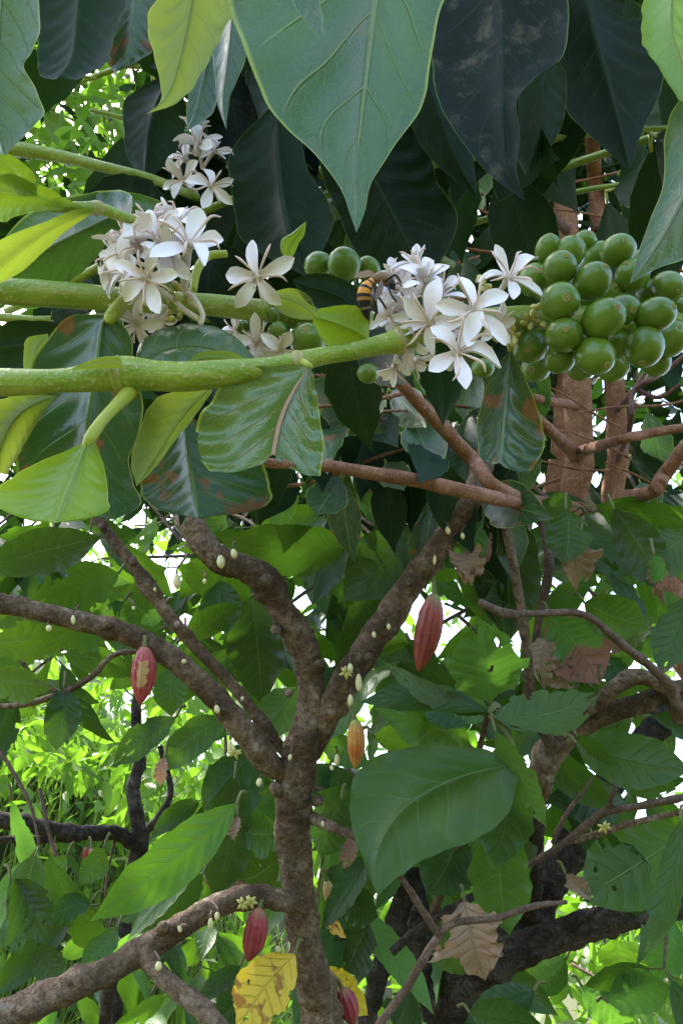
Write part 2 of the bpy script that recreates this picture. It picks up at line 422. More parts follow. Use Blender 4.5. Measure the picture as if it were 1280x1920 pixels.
def pod_mat(name, c1, c2, top, patch=0.0):
    b = NB(name); ob = b.obj(); u, v = b.uv()
    n1 = b.noise(30, 5, .65, ob); n2 = b.noise(160, 4, .6, ob)
    col = b.mix(b.step(n1, .35, .65), c1, c2)
    rid = b.math('ABSOLUTE', b.math('SUBTRACT', b.math('FRACT', b.math('MULTIPLY', u, 10.0)), .5))
    col = b.mix(b.math('MULTIPLY', b.step(rid, .36, .5), .35), col, tuple(min(1, c*1.5+.04) for c in c2))
    col = b.mix(b.math('MULTIPLY', b.step(n2, .55, .75), .35), col, tuple(c*.5 for c in c1))
    col = b.mix(b.math('SUBTRACT', 1.0, b.step(b.math('ADD', v, b.math('MULTIPLY', n1, .2)), .08, .32)), col, top)
    if patch:
        du = b.math('ABSOLUTE', b.math('SUBTRACT', u, patch)); dv = b.math('ABSOLUTE', b.math('SUBTRACT', v, .45))
        wob = b.math('MULTIPLY', b.math('SUBTRACT', b.noise(110, 5, .7, ob), .5), .34)
        d = b.math('MAXIMUM', b.math('MULTIPLY', b.math('ADD', du, wob), 2.7), b.math('ADD', dv, wob))
        col = b.mix(b.math('SUBTRACT', 1.0, b.step(d, .19, .24)), col, b.mix(n2, (.34, .2, .07), (.54, .38, .19)))
    b.out(col, .42, .4, b.bump(n2, .3, .002))
pod_mat('pod_red_patch', (.30, .035, .045), (.45, .085, .085), (.42, .14, .10), .25)
pod_mat('pod_deep_red', (.17, .028, .022), (.30, .06, .045), (.22, .22, .07))
pod_mat('pod_orange', (.42, .10, .03), (.52, .28, .07), (.30, .34, .08))
pod_mat('pod_crimson', (.20, .022, .032), (.33, .05, .065), (.30, .16, .08))
pod_mat('pod_tan', (.38, .2, .08), (.46, .3, .12), (.34, .3, .1))

b = NB('soil'); ob = b.obj(); n1 = b.noise(1.1, 6, .7, ob); n2 = b.noise(9, 6, .7, ob)
col = b.mix(b.step(n1, .35, .65), (.04, .055, .015), (.08, .075, .035))
col = b.mix(b.math('MULTIPLY', b.step(n2, .5, .7), .6), col, (.12, .09, .055))
b.out(col, .95, .1, b.bump(n2, .8, .05))

b = NB('bee_body'); ob = b.obj(); u, v = b.uv()
ramp = b.n('ValToRGB'); b.l(v, ramp.inputs[0]); e = ramp.color_ramp; e.interpolation = 'CONSTANT'
K = (.012, .008, .006, 1); O = (.75, .30, .03, 1); T = (.22, .13, .05, 1)
cols = [(0, K), (.16, (.2, .15, .1, 1)), (.19, K), (.27, (.42, .17, .03, 1)), (.31, K), (.355, O), (.42, K), (.46, O), (.53, K), (.56, O), (.60, K), (.62, T), (.86, K)]
while len(e.elements) < len(cols): e.elements.new(.5)
for el, (p, c) in zip(e.elements, cols): el.position = p; el.color = c
hz = b.noise(2500, 2, .5, ob)
b.out(ramp.outputs[0], .5, .4, b.bump(hz, .6, .0004))
b = NB('bee_leg'); b.out((.02, .012, .008), .45, .4)
b = NB('bee_wing'); u, v = b.uv(); b.out(b.mix(b.noise(900, 3, .5, b.obj()), (.10, .06, .035), (.2, .14, .09)), .25, .5, None, .45, (.4, .32, .24))

# ------------------------------------------------------------------ ground
def sm(x, a, b):
    t = min(max((x-a)/(b-a), 0), 1); return t*t*(3-2*t)
def ground_h(x, y):
    bank = 2.9*sm(-x*1.0 + (y-4.2)*.22, .35, 2.3)*sm(y, 1.8, 5.5) + 5*sm(-x, 3, 25)*sm(y, 2, 10)
    drop = -2.4*sm(x - .1 - (y-3)*.02, .0, 2.5)*sm(y, 2.2, 7) - 14*sm(math.hypot(max(x, 0), y), 8, 90)*sm(x+y*.6, 0, 30)
    return bank + drop + .05*noise.noise(Vector((x*1.3, y*1.3, 0)))
def axis_pts():
    a = [0.0]; s = .12
    while a[-1] < 2500: a.append(a[-1]+s); s *= 1.13
    return [-q for q in reversed(a[1:])] + a
ax_ = axis_pts()
mb = MB()
rows = [[Vector((x, y+3, ground_h(x, y+3))) for x in ax_] for y in ax_]
mb.grid(rows, [[(0, 0)]*len(ax_) for _ in ax_])
g = mb.build('ground', M_['soil']); g['kind'] = 'structure'; g['label'] = 'grassy brown earth bank sloping down to the right'

# ------------------------------------------------------------------ coffee shrub in front
gx = P(-200, 700, .34)
cof = thing('coffee_shrub', 'near coffee shrub with green stems, white star flowers and green cherries', 'coffee plant', (gx.x, gx.y, ground_h(gx.x, gx.y)))
C1 = [(-150, 722, .33, 30), (0, 717, .325, 27), (110, 714, .322, 23), (185, 706, .32, 29), (235, 700, .32, 33), (290, 704, .32, 29), (350, 706, .32, 28),
      (420, 700, .322, 26), (500, 690, .325, 20), (545, 681, .326, 19), (565, 677, .327, 20), (600, 668, .328, 17), (660, 658, .332, 17), (715, 646, .335, 19), (745, 640, .337, 24)]
ptube(cof, 'branch', M_['coffee_stem'], C1, sides=20, sub=6, rough=.03, rscale=60)
ptube(cof, 'branch', M_['coffee_stem'], [(735, 642, .337, 18), (790, 622, .345, 25), (850, 610, .355, 26), (930, 600, .365, 24), (1010, 595, .375, 22), (1120, 600, .38, 20), (1230, 600, .385, 18), (1330, 595, .39, 16)], sides=18, rough=.03, rscale=60)
ptube(cof, 'branch', M_['coffee_stem'], [(-150, 535, .37, 26), (0, 545, .37, 25), (110, 552, .37, 25), (200, 559, .37, 23), (300, 566, .37, 21), (400, 572, .372, 21), (490, 582, .375, 21), (580, 590, .38, 18), (700, 600, .39, 15)], sides=18, rough=.03, rscale=60)
ptube(cof, 'branch', M_['coffee_stem'], [(-120, 255, .55, 14), (20, 277, .55, 14), (100, 290, .55, 12), (200, 314, .545, 10), (285, 335, .54, 9), (370, 370, .53, 8)], sides=14, rough=.03)
ptube(cof, 'branch', M_['coffee_stem'], [(-60, 372, .33, 12), (40, 376, .33, 12), (100, 386, .33, 11), (150, 388, .33, 10), (185, 390, .335, 11), (235, 408, .34, 10), (290, 425, .35, 8), (340, 470, .36, 6)], sides=14, rough=.06, rscale=120)
# nodes and cut end
for (x, y, z, r, dx) in ((222, 702, .32, 33, 7), (560, 678, .326, 21, 5), (748, 639, .3375, 25, 4), (180, 390, .334, 13, 6)):
    ptube(cof, 'stem_node', M_['stem_node'], [(x-dx*2, y+1, z, r*.85), (x-dx, y, z, r*1.03), (x, y, z, r*1.1), (x+dx, y-1, z, r*1.03), (x+dx*2, y-2, z, r*.86)], sides=18, sub=3, rough=.06, rscale=200)
# stipule flap on the front node
hero(cof, M_['coffee_leaf_under'], [(128, 694, 128, 694, 128, 694), (165, 682, 165, 676, 170, 692), (200, 675, 196, 668, 206, 690), (228, 676, 226, 668, 232, 690)], .312, .308, name='stipule', nu=5, nv=14, ripple=0)

CL, CD, CY, CU = M_['coffee_leaf'], M_['coffee_leaf_shaded'], M_['coffee_leaf_young'], M_['coffee_leaf_under']
# --- leaves hanging from the top of the picture
top_br = ptube(cof, 'branch', M_['coffee_stem'], [(-300, -330, .45, 22), (100, -300, .42, 20), (500, -270, .40, 18), (720, -250, .38, 17), (1000, -230, .40, 16), (1300, -120, .36, 16), (1420, 80, .34, 15)], sides=12, rough=.03)
hero(cof, CL, [(728, -200, 728, -200, 728, -200), (724, -150, 600, -150, 820, -150), (715, -60, 440, -70, 855, -60), (704, 15, 437, 15, 826, 15), (692, 110, 466, 118, 807, 115), (681, 195, 504, 205, 792, 196), (672, 272, 580, 278, 740, 272), (668, 340, 634, 345, 697, 340), (668, 395, 655, 398, 684, 395), (668, 436, 668, 436, 668, 436)],
     .36, .325, .012, .018, pet=[(726, -250, .38, 8), (728, -200, .36, 7)], nu=20, nv=70, bow=.10, quilt=.014, ripple=.02, nve=7, label='large dusty grey-green leaf hanging to a yellow tip')
hero(cof, CL, [(560, -120, 560, -120, 560, -120), (565, -60, 535, -60, 610, -60), (575, 0, 548, 0, 600, 0), (588, 38, 568, 34, 605, 32), (600, 66, 596, 70, 606, 62)], .33, .315, pet=[(560, -270, .39, 6), (560, -120, .33, 5)], nu=6, nv=24, label='narrow leaf tip turned yellow and purple')
hero(cof, M_['coffee_leaf_dusty'], [(930, -150, 930, -150, 930, -150), (934, -100, 830, -100, 1030, -100), (938, -40, 800, -40, 1062, -40), (940, 25, 806, 25, 1066, 40), (942, 95, 806, 100, 1054, 104), (943, 150, 812, 155, 1000, 148), (943, 205, 832, 212, 969, 190), (945, 265, 872, 272, 974, 258), (952, 320, 915, 325, 968, 315), (985, 378, 985, 378, 985, 378)],
     .44, .40, .012, -.012, pet=[(930, -235, .4, 8), (930, -150, .44, 6)], nu=18, nv=60, bow=.16, quilt=.006, ripple=.02, nve=7, label='very dark leaf with brown dust and a wavy margin')
hero(cof, CD, [(1090, -60, 1090, -60, 1090, -60), (1105, 20, 1030, 30, 1215, 20), (1125, 100, 1042, 120, 1245, 90), (1148, 180, 1062, 205, 1240, 165), (1165, 250, 1115, 262, 1208, 235), (1180, 320, 1180, 320, 1180, 320)], .56, .52, .02, .02, pet=[(1080, -225, .42, 6), (1090, -60, .56, 5)])
hero(cof, CY, [(1275, -80, 1275, -80, 1275, -80), (1262, -20, 1215, -20, 1330, -20), (1258, 30, 1203, 30, 1340, 40), (1262, 75, 1203, 76, 1345, 90), (1275, 110, 1222, 108, 1335, 140), (1290, 190, 1268, 180, 1300, 200)], .30, .29, .01, .02, pet=[(1290, -120, .36, 8), (1275, -80, .30, 7)], bow=.2, ripple=.03)
hero(cof, CL, [(1360, 90, 1360, 90, 1360, 90), (1340, 180, 1270, 190, 1400, 250), (1315, 270, 1247, 260, 1390, 340), (1290, 350, 1242, 345, 1350, 430), (1250, 430, 1217, 415, 1290, 480), (1212, 490, 1196, 475, 1232, 503), (1180, 532, 1180, 532, 1180, 532)], .30, .295, .01, .012, pet=[(1420, 80, .34, 8), (1360, 90, .30, 7)], bow=.14, label='pale waxy leaf at the right edge, tip pointing down-left')
hero(cof, CD, [(1175, -20, 1175, -20, 1175, -20), (1180, 10, 1170, 12, 1190, 5), (1172, 28, 1166, 30, 1200, 36), (1165, 34, 1165, 34, 1165, 34)], .3, .3, nu=5, nv=12)
hero(cof, CL, [(15, -120, 15, -120, 15, -120), (10, -50, -90, -50, 60, -40), (5, 20, -110, 20, 76, 30), (2, 80, -110, 80, 66, 85), (0, 125, -100, 125, 45, 122), (0, 170, -90, 170, 68, 168), (-2, 215, -80, 215, 80, 215), (0, 250, -60, 250, 48, 252), (8, 292, 8, 292, 8, 292)], .31, .30, .02, -.004, pet=[(-40, -315, .44, 8), (15, -120, .31, 7)], bow=.1, ripple=.02, label='grey-green leaf with wavy margin at the left edge')
hero(cof, M_['coffee_leaf_under'], [(372, -90, 372, -90, 372, -90), (366, -30, 310, -30, 430, -30), (358, 25, 281, 25, 436, 20), (348, 75, 279, 70, 415, 65), (336, 120, 292, 118, 390, 115), (322, 160, 302, 165, 362, 162), (303, 190, 299, 192, 330, 193), (274, 213, 274, 213, 274, 213)], .385, .37, .01, -.012, pet=[(372, -285, .41, 7), (372, -90, .385, 6)], bow=.15, ripple=.03, label='yellow-green leaf underside glowing in the light')
hero(cof, CD, [(150, -100, 150, -100, 150, -100), (150, -20, 80, -20, 235, -20), (145, 40, 70, 50, 222, 40), (140, 90, 70, 105, 208, 90), (130, 120, 75, 140, 200, 118), (110, 143, 90, 146, 160, 140)], .47, .44, .01, -.01, pet=[(150, -295, .42, 6), (150, -100, .47, 5)])
hero(cof, M_['coffee_leaf_rust'], [(250, -80, 250, -80, 250, -80), (250, 0, 212, 0, 300, 0), (245, 50, 205, 60, 290, 55), (235, 100, 205, 118, 280, 100), (215, 135, 215, 135, 215, 135)], .48, .46)
hero(cof, CL, [(440, -80, 440, -80, 440, -80), (438, 0, 395, 0, 480, 0), (432, 70, 395, 80, 470, 70), (425, 130, 402, 140, 455, 125), (418, 190, 408, 195, 432, 180), (424, 242, 424, 242, 424, 242)], .5, .48, .02, .01)
hero(cof, CL, [(395, 90, 395, 90, 395, 90), (385, 130, 365, 135, 410, 125), (375, 175, 352, 180, 410, 170), (365, 215, 350, 225, 395, 215), (350, 245, 350, 245, 350, 245)], .52, .5)
# big dark leaves behind
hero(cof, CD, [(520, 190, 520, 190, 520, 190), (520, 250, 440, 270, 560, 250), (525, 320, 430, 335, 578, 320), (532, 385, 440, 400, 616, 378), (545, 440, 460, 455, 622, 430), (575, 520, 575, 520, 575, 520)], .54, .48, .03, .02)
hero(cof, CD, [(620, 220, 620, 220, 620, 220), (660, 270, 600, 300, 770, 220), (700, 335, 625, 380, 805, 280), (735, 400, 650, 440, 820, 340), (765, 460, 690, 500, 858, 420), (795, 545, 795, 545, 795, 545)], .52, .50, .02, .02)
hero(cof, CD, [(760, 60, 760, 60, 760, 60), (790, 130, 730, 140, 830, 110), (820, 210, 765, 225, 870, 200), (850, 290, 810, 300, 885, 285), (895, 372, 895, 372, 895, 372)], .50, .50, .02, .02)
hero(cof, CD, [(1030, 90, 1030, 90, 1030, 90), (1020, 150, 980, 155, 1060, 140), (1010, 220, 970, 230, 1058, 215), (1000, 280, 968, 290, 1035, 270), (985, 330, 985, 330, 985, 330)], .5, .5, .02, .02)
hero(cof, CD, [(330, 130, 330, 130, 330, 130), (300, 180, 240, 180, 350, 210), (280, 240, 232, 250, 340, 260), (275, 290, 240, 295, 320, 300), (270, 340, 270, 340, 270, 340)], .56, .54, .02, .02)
hero(cof, CL, [(245, 412, 245, 412, 245, 412), (215, 405, 245, 365, 210, 445), (170, 425, 195, 357, 165, 500), (110, 455, 120, 370, 110, 545), (50, 490, 40, 410, 50, 580), (-60, 540, -60, 540, -60, 540)], .355, .38, .01, .02, bow=.12)
hero(cof, CL, [(310, 420, 310, 420, 310, 420), (285, 400, 320, 394, 270, 425), (245, 385, 280, 368, 235, 420), (190, 380, 200, 357, 185, 410), (120, 390, 125, 372, 120, 410)], .37, .375)
hero(cof, CU, [(182, 392, 182, 392, 182, 392), (150, 402, 140, 394, 160, 408), (105, 425, 85, 415, 120, 436), (60, 455, 20, 440, 75, 478), (14, 490, -40, 480, 30, 515), (-60, 560, -60, 560, -60, 560)], .33, .32, -.006, .006, bow=.2)
hero(cof, CY, [(120, 392, 120, 392, 120, 392), (75, 372, 110, 364, 70, 396), (35, 365, 60, 340, 30, 405), (5, 360, 10, 325, 0, 412), (-60, 350, -60, 350, -60, 350)], .325, .31, bow=.2, ripple=.06)
hero(cof, CY, [(70, 366, 70, 366, 70, 366), (45, 345, 65, 330, 35, 365), (25, 320, 38, 300, 10, 345), (0, 300, 8, 285, -30, 320), (-30, 270, -30, 270, -30, 270)], .32, .315, bow=.2, ripple=.05)
hero(cof, CY, [(150, 385, 150, 385, 150, 385), (120, 378, 118, 370, 122, 388), (85, 377, 85, 372, 85, 384), (60, 378, 60, 378, 60, 378)], .326, .325, nu=5, nv=14)
hero(cof, CY, [(540, 492, 540, 492, 540, 492), (538, 470, 527, 470, 552, 474), (548, 450, 528, 448, 560, 455), (562, 434, 545, 438, 570, 440), (574, 414, 574, 414, 574, 414)], .36, .355, nu=6, nv=20, bow=.3)
# --- leaves round the front branch
RUST = M_['coffee_leaf_rust']
hero(cof, RUST, [(203, 592, 203, 592, 203, 592), (193, 605, 130, 592, 232, 612), (187, 640, 85, 640, 249, 645), (182, 690, 58, 690, 250, 690), (172, 750, 40, 750, 268, 755), (165, 810, 28, 820, 262, 810), (170, 860, 30, 870, 242, 860), (180, 910, 45, 915, 250, 905), (195, 945, 95, 955, 265, 945), (215, 975, 215, 975, 215, 975)], .345, .335, .01, .012, pet=[(240, 560, .365, 9), (222, 575, .352, 11), (203, 594, .345, 9)], nu=18, nv=60, bow=.12, ripple=.02, label='dark leaf with rust-red spots behind the front stem')
hero(cof, CY, [(172, 815, 172, 815, 172, 815), (160, 836, 140, 838, 182, 838), (148, 868, 70, 868, 193, 868), (136, 902, 20, 895, 200, 900), (124, 935, -10, 925, 202, 935), (112, 962, 10, 960, 196, 962), (104, 980, 104, 980, 104, 980)], .295, .275, .006, .012, pet=[(252, 712, .324, 20), (240, 737, .318, 15), (218, 760, .309, 12), (192, 788, .300, 11), (170, 820, .295, 12), (158, 842, .2935, 6)], nu=16, nv=40, bow=.18, ripple=.01, label='bright leaf on a thick yellow stalk, nearest of all')
hero(cof, CU, [(105, 742, 105, 742, 105, 742), (70, 755, 60, 738, 85, 770), (35, 780, 10, 745, 62, 805), (10, 820, -40, 780, 36, 850), (-10, 885, -30, 880, 14, 890)], .34, .33, .01, .0, bow=.2)
hero(cof, CL, [(255, 692, 255, 692, 255, 692), (280, 668, 262, 645, 290, 700), (325, 652, 300, 620, 330, 705), (375, 650, 352, 607, 375, 705), (425, 662, 415, 618, 420, 705), (460, 678, 458, 648, 450, 700), (492, 692, 492, 692, 492, 692)], .345, .34, .02, -.01, bow=.15)
hero(cof, CU, [(475, 688, 475, 688, 475, 688), (440, 676, 445, 664, 440, 700), (400, 670, 405, 657, 400, 705), (365, 676, 368, 664, 368, 705), (340, 695, 340, 695, 340, 695)], .333, .332, nu=8, nv=20)
hero(cof, CU, [(400, 725, 400, 725, 400, 725), (370, 752, 320, 735, 392, 742), (335, 795, 278, 765, 358, 790), (305, 840, 256, 820, 325, 830), (278, 880, 246, 870, 296, 870), (256, 912, 256, 912, 256, 912)], .335, .325, .004, -.004, bow=.15, label='yellow-green folded leaf underside below the stem')
hero(cof, RUST, [(342, 770, 342, 770, 342, 770), (346, 800, 290, 830, 400, 810), (352, 840, 270, 875, 455, 835), (358, 885, 262, 915, 492, 868), (364, 925, 275, 940, 505, 912), (368, 950, 310, 960, 496, 950), (372, 972, 372, 972, 372, 972)], .355, .335, .01, .015, nu=16, nv=40, bow=.12, label='dull olive leaf with yellow midrib hanging at the bottom of the shrub')
hero(cof, M_['coffee_leaf_pink'], [(581, 686, 581, 686, 581, 686), (573, 700, 515, 683, 588, 704), (556, 726, 440, 700, 594, 738), (539, 758, 392, 752, 599, 780), (526, 792, 366, 808, 605, 822), (517, 830, 370, 858, 604, 868), (512, 858, 396, 882, 600, 895)], .318, .30, .014, .012, pet=[(566, 678, .322, 8), (581, 687, .318, 7)], nu=22, nv=50, bow=.16, quilt=.018, nve=5, ripple=.05, damage=.045, seed=3, label='glossy leaf with pink midrib and bitten lower edge')
hero(cof, CY, [(692, 640, 692, 640, 692, 640), (675, 625, 690, 598, 655, 652), (648, 612, 672, 575, 628, 658), (618, 602, 640, 572, 606, 640), (588, 592, 600, 578, 590, 612)], .335, .32, .008, .004, pet=[(668, 655, .333, 6), (692, 640, .335, 5)], nu=10, nv=24, bow=.25, quilt=.03, ripple=.05, label='small pale crinkled young leaf curling over the stem')
hero(cof, CD, [(676, 596, 676, 596, 676, 596), (645, 560, 672, 545, 630, 590), (610, 545, 630, 517, 600, 580), (575, 535, 585, 512, 570, 560), (548, 525, 548, 525, 548, 525)], .36, .37, bow=.2)
hero(cof, CU, [(598, 598, 598, 598, 598, 598), (570, 575, 580, 556, 560, 598), (535, 560, 545, 540, 525, 585), (495, 552, 495, 552, 495, 552)], .365, .37, nu=8, nv=20)
hero(cof, M_['coffee_leaf_rust'], [(957, 656, 957, 656, 957, 656), (954, 690, 928, 690, 976, 690), (949, 735, 910, 735, 995, 732), (943, 785, 893, 790, 1013, 782), (940, 825, 895, 822, 1021, 825), (938, 850, 900, 858, 1012, 858), (936, 868, 918, 868, 994, 882)], .365, .35, .006, .01, pet=[(950, 620, .37, 6), (957, 657, .365, 5)], nu=14, nv=40, bow=.2, quilt=.04, nve=6, label='small dark torn leaf hanging under the flowers')
hero(cof, CD, [(130, 640, 130, 640, 130, 640), (95, 640, 110, 608, 90, 680), (55, 645, 60, 600, 45, 700), (10, 650, 10, 606, 0, 710), (-60, 655, -60, 655, -60, 655)], .375, .385, bow=.2)
hero(cof, CU, [(90, 625, 90, 625, 90, 625), (72, 645, 50, 635, 90, 645), (65, 670, 44, 670, 85, 675), (60, 700, 45, 700, 80, 700)], .36, .355, nu=6, nv=16)
# yellow-green shoot bent over the rear stem and curled sepal stalks
ptube(cof, 'leaf_stalk', M_['petiole'], [(245, 540, .37, 8), (235, 562, .357, 13), (215, 585, .35, 14), (203, 602, .344, 10)], sides=12)
ptube(cof, 'leaf_stalk', M_['petiole'], [(425, 475, .38, 7), (390, 480, .378, 8), (370, 505, .375, 8), (362, 545, .372, 7)], sides=10)

# --- cherries
def cherry_mesh():
    mb = MB(); rows = []; uvs = []; n = 18; s = 20
    for j in range(n+1):
        a = math.pi*j/n
        r = math.sin(a); z = -math.cos(a)*1.1
        if j > n-3: z -= .05*(j-n+3)/3
        rows.append([Vector((r*math.cos(2*math.pi*k/s)*(1+.03*math.cos(4*math.pi*k/s)), r*math.sin(2*math.pi*k/s)*.97, z)) for k in range(s)])
        uvs.append([(k/s, j/n) for k in range(s)])
    mb.grid(rows, uvs, wrap=True)
    return mb.mesh('cherry', [M_['cherry']])
def scar_mesh():
    mb = MB(); s = 14; rows = []; uvs = []
    for r, z in ((.24, 1.03), (.22, 1.085), (.17, 1.10), (.13, 1.07), (.06, 1.07), (.045, 1.11), (.001, 1.12)):
        rows.append([Vector((r*math.cos(2*math.pi*k/s)*(1+.12*math.cos(5*2*math.pi*k/s)), r*math.sin(2*math.pi*k/s), z)) for k in range(s)])
        uvs.append([(k/s, r) for k in range(s)])
    mb.grid(rows, uvs, wrap=True)
    return mb.mesh('calyx_scar', [M_['calyx_scar']])
CHM, SCM = cherry_mesh(), scar_mesh()
def kid(o, name, data):
    c = bpy.data.objects.new(name, data); scene.collection.objects.link(c); c.parent = o; return c
def cherry(x, y, z, r, d=None):
    o = bpy.data.objects.new('cherry', CHM); scene.collection.objects.link(o)
    o.parent = cof; o.matrix_parent_inverse = WORLD['coffee_shrub'].inverted()
    d = d or (R.uniform(-.7, .9), R.uniform(-.5, .7), 1.0)
    dv = (RT*d[0] + UP*d[1] - FWD*d[2]).normalized()
    o.location = P(x, y, z); o.rotation_mode = 'QUATERNION'; o.rotation_quaternion = dv.to_track_quat('Z', 'Y')
    s = r*z/F*R.uniform(.93, 1.08); o.scale = (s*R.uniform(.93, 1.0), s*R.uniform(.93, 1.0), s*R.uniform(.95, 1.06))
    sc_ = kid(o, 'calyx_scar', SCM); q_ = R.uniform(.6, 1.0); sc_.scale = (q_, q_*R.uniform(.85, 1.1), 1); sc_.rotation_euler = (R.uniform(-.15, .15), R.uniform(-.15, .15), R.uniform(0, 6))
for c in [(1049, 502, .352, 34, (.1, .3, 1)), (1110, 527, .35, 36, (.5, .7, 1)), (1050, 565, .345, 37, (.1, .05, 1)), (1131, 598, .342, 38, (.5, .4, 1)), (1057, 628, .346, 35, (-.3, 0, 1)),
          (1115, 666, .345, 37, (.25, -.7, 1)), (1170, 580, .357, 33, (.2, -.4, 1)), (1228, 590, .352, 34, (.8, .2, 1)), (1207, 650, .352, 37, (-.2, -.9, .6)), (1160, 643, .362, 32, (.6, -.2, 1)),
          (1050, 673, .36, 27), (994, 650, .372, 34), (1000, 524, .37, 30), (1252, 537, .375, 34), (1185, 517, .372, 32), (1218, 548, .385, 28), (1027, 467, .37, 25, (.1, .8, .6)), (1068, 474, .368, 29, (.2, .9, .5)),
          (1158, 470, .375, 31, (.2, .3, 1)), (1120, 482, .39, 28), (1256, 636, .38, 32), (1085, 596, .385, 30), (1005, 690, .40, 27), (1180, 618, .39, 30), (985, 600, .392, 28), (1275, 585, .39, 30), (1090, 690, .40, 26), (1090, 560, .385, 30), (1140, 555, .38, 30), (1090, 640, .37, 30), (1025, 600, .385, 30), (1195, 610, .385, 32), (1235, 560, .39, 30), (1150, 690, .39, 28), (1230, 680, .39, 26), (1025, 540, .385, 28), (1205, 490, .39, 26), (1095, 455, .39, 24),
          (645, 495, .39, 31), (597, 497, .40, 26), (690, 505, .40, 22), (618, 520, .41, 24),
          (520, 620, .37, 18, (.2, .1, 1)), (513, 590, .372, 13), (577, 640, .372, 32), (548, 598, .38, 18), (480, 600, .385, 22), (455, 615, .39, 18), (500, 640, .39, 20),
          (690, 700, .49, 22), (905, 690, .42, 22)]:
    cherry(*c)

# --- flowers
def petal_mesh(seed, twist=0.0, curl=.25):
    rr = random.Random(seed); mb = MB(); rows = []; uvs = []; n = 14; m = 8
    tb = [(0, .10), (.15, .12), (.35, .17), (.55, .205), (.78, .18), (.92, .095), (1, .012)]
    c = curl + rr.uniform(-.12, .12); tw = twist + rr.uniform(-.3, .3)
    for j in range(n+1):
        v = j/n; w_ = tab(tb, v)*1.0
        row = []
        for i in range(m+1):
            u = i/m*2-1
            yy = u*w_; zz = .45*abs(u)**1.5*w_ + .28*v - c*v*v + .03*math.sin(v*5+seed)
            a = tw*v
            y2 = yy*math.cos(a)-.0*math.sin(a); z2 = zz + yy*math.sin(a)
            row.append(Vector((.08+v*.94, y2, z2)))
        rows.append(row); uvs.append([(i/m, v) for i in range(m+1)])
    mb.grid(rows, uvs)
    # underside for thickness
    rows2 = [[p - Vector((0, 0, .045*(1-abs(i/m*2-1)**4)*(1 if 0 < j < n else 0))) for i, p in enumerate(r)] for j, r in enumerate(rows)]
    mb.grid([list(reversed(r)) for r in rows2], [list(reversed(r)) for r in uvs])
    return mb.mesh('petal', [M_['petal']])
PET = [petal_mesh(i, [0, .3, -.3][i % 3], [.15, .35, .6, .05, .5][i % 5]) for i in range(15)]
def stamen_mesh(seed):
    rr = random.Random(seed); mb = MB()
    c = rr.uniform(-.25, .2); l = rr.uniform(.5, .72)
    pts = [(Vector((.03, 0, .0)), .022), (Vector((.14, 0, .2)), .022), (Vector((.14+l*.3, .02, .36+c*.2)), .034), (Vector((.14+l*.7, .04, .48+c*.7)), .038), (Vector((.14+l, .06*rr.choice((-1, 1)), .42+c)), .012)]
    tube(mb, pts, sides=6, sub=4); return mb.mesh('stamen', [M_['stamen']])
STM = [stamen_mesh(i) for i in range(6)]
def ftube_mesh():
    mb = MB()
    tube(mb, [(Vector((0, 0, .06)), .15), (Vector((0, 0, -.1)), .12), (Vector((.02, 0, -.45)), .085), (Vector((.05, 0, -.85)), .075), (Vector((.06, 0, -1.0)), .09)], sides=10, sub=4)
    return mb.mesh('flower', [M_['flower_tube']])
FTM = ftube_mesh()
def flower(x, y, z, r, d, spin=0.0, close=0.0, n=5, only=None):
    o = bpy.data.objects.new('flower', FTM); scene.collection.objects.link(o)
    o.parent = cof; o.matrix_parent_inverse = WORLD['coffee_shrub'].inverted()
    dv = (RT*d[0] + UP*d[1] - FWD*d[2]).normalized()
    # local frame: Z = facing, X = picture-right projected
    xa = (RT - dv*RT.dot(dv)).normalized(); ya = dv.cross(xa)
    s = r*z/F
    m = Matrix((xa, ya, dv)).transposed().to_4x4()
    o.rotation_mode = 'QUATERNION'
    o.rotation_quaternion = m.to_quaternion() @ Quaternion((0, 0, 1), spin)
    o.location = P(x, y, z); o.scale = (s, s, s)
    for k in range(n):
        a = 2*math.pi*k/n + R.uniform(-.18, .18)
        p = kid(o, 'petal', R.choice(PET)); p.rotation_mode = 'XYZ'
        p.rotation_euler = (R.uniform(-.55, .55), -close - R.uniform(-.22, .28), a)
        q = R.uniform(.9, 1.1); p.scale = (q*R.uniform(.88, 1.08), q*R.uniform(.9, 1.25), q*R.uniform(.7, 1.5))
        t = kid(o, 'stamen', R.choice(STM)); t.rotation_euler = (0, -close*.5+R.uniform(-.1, .25), a+.63+R.uniform(-.2, .2))
D = math.radians
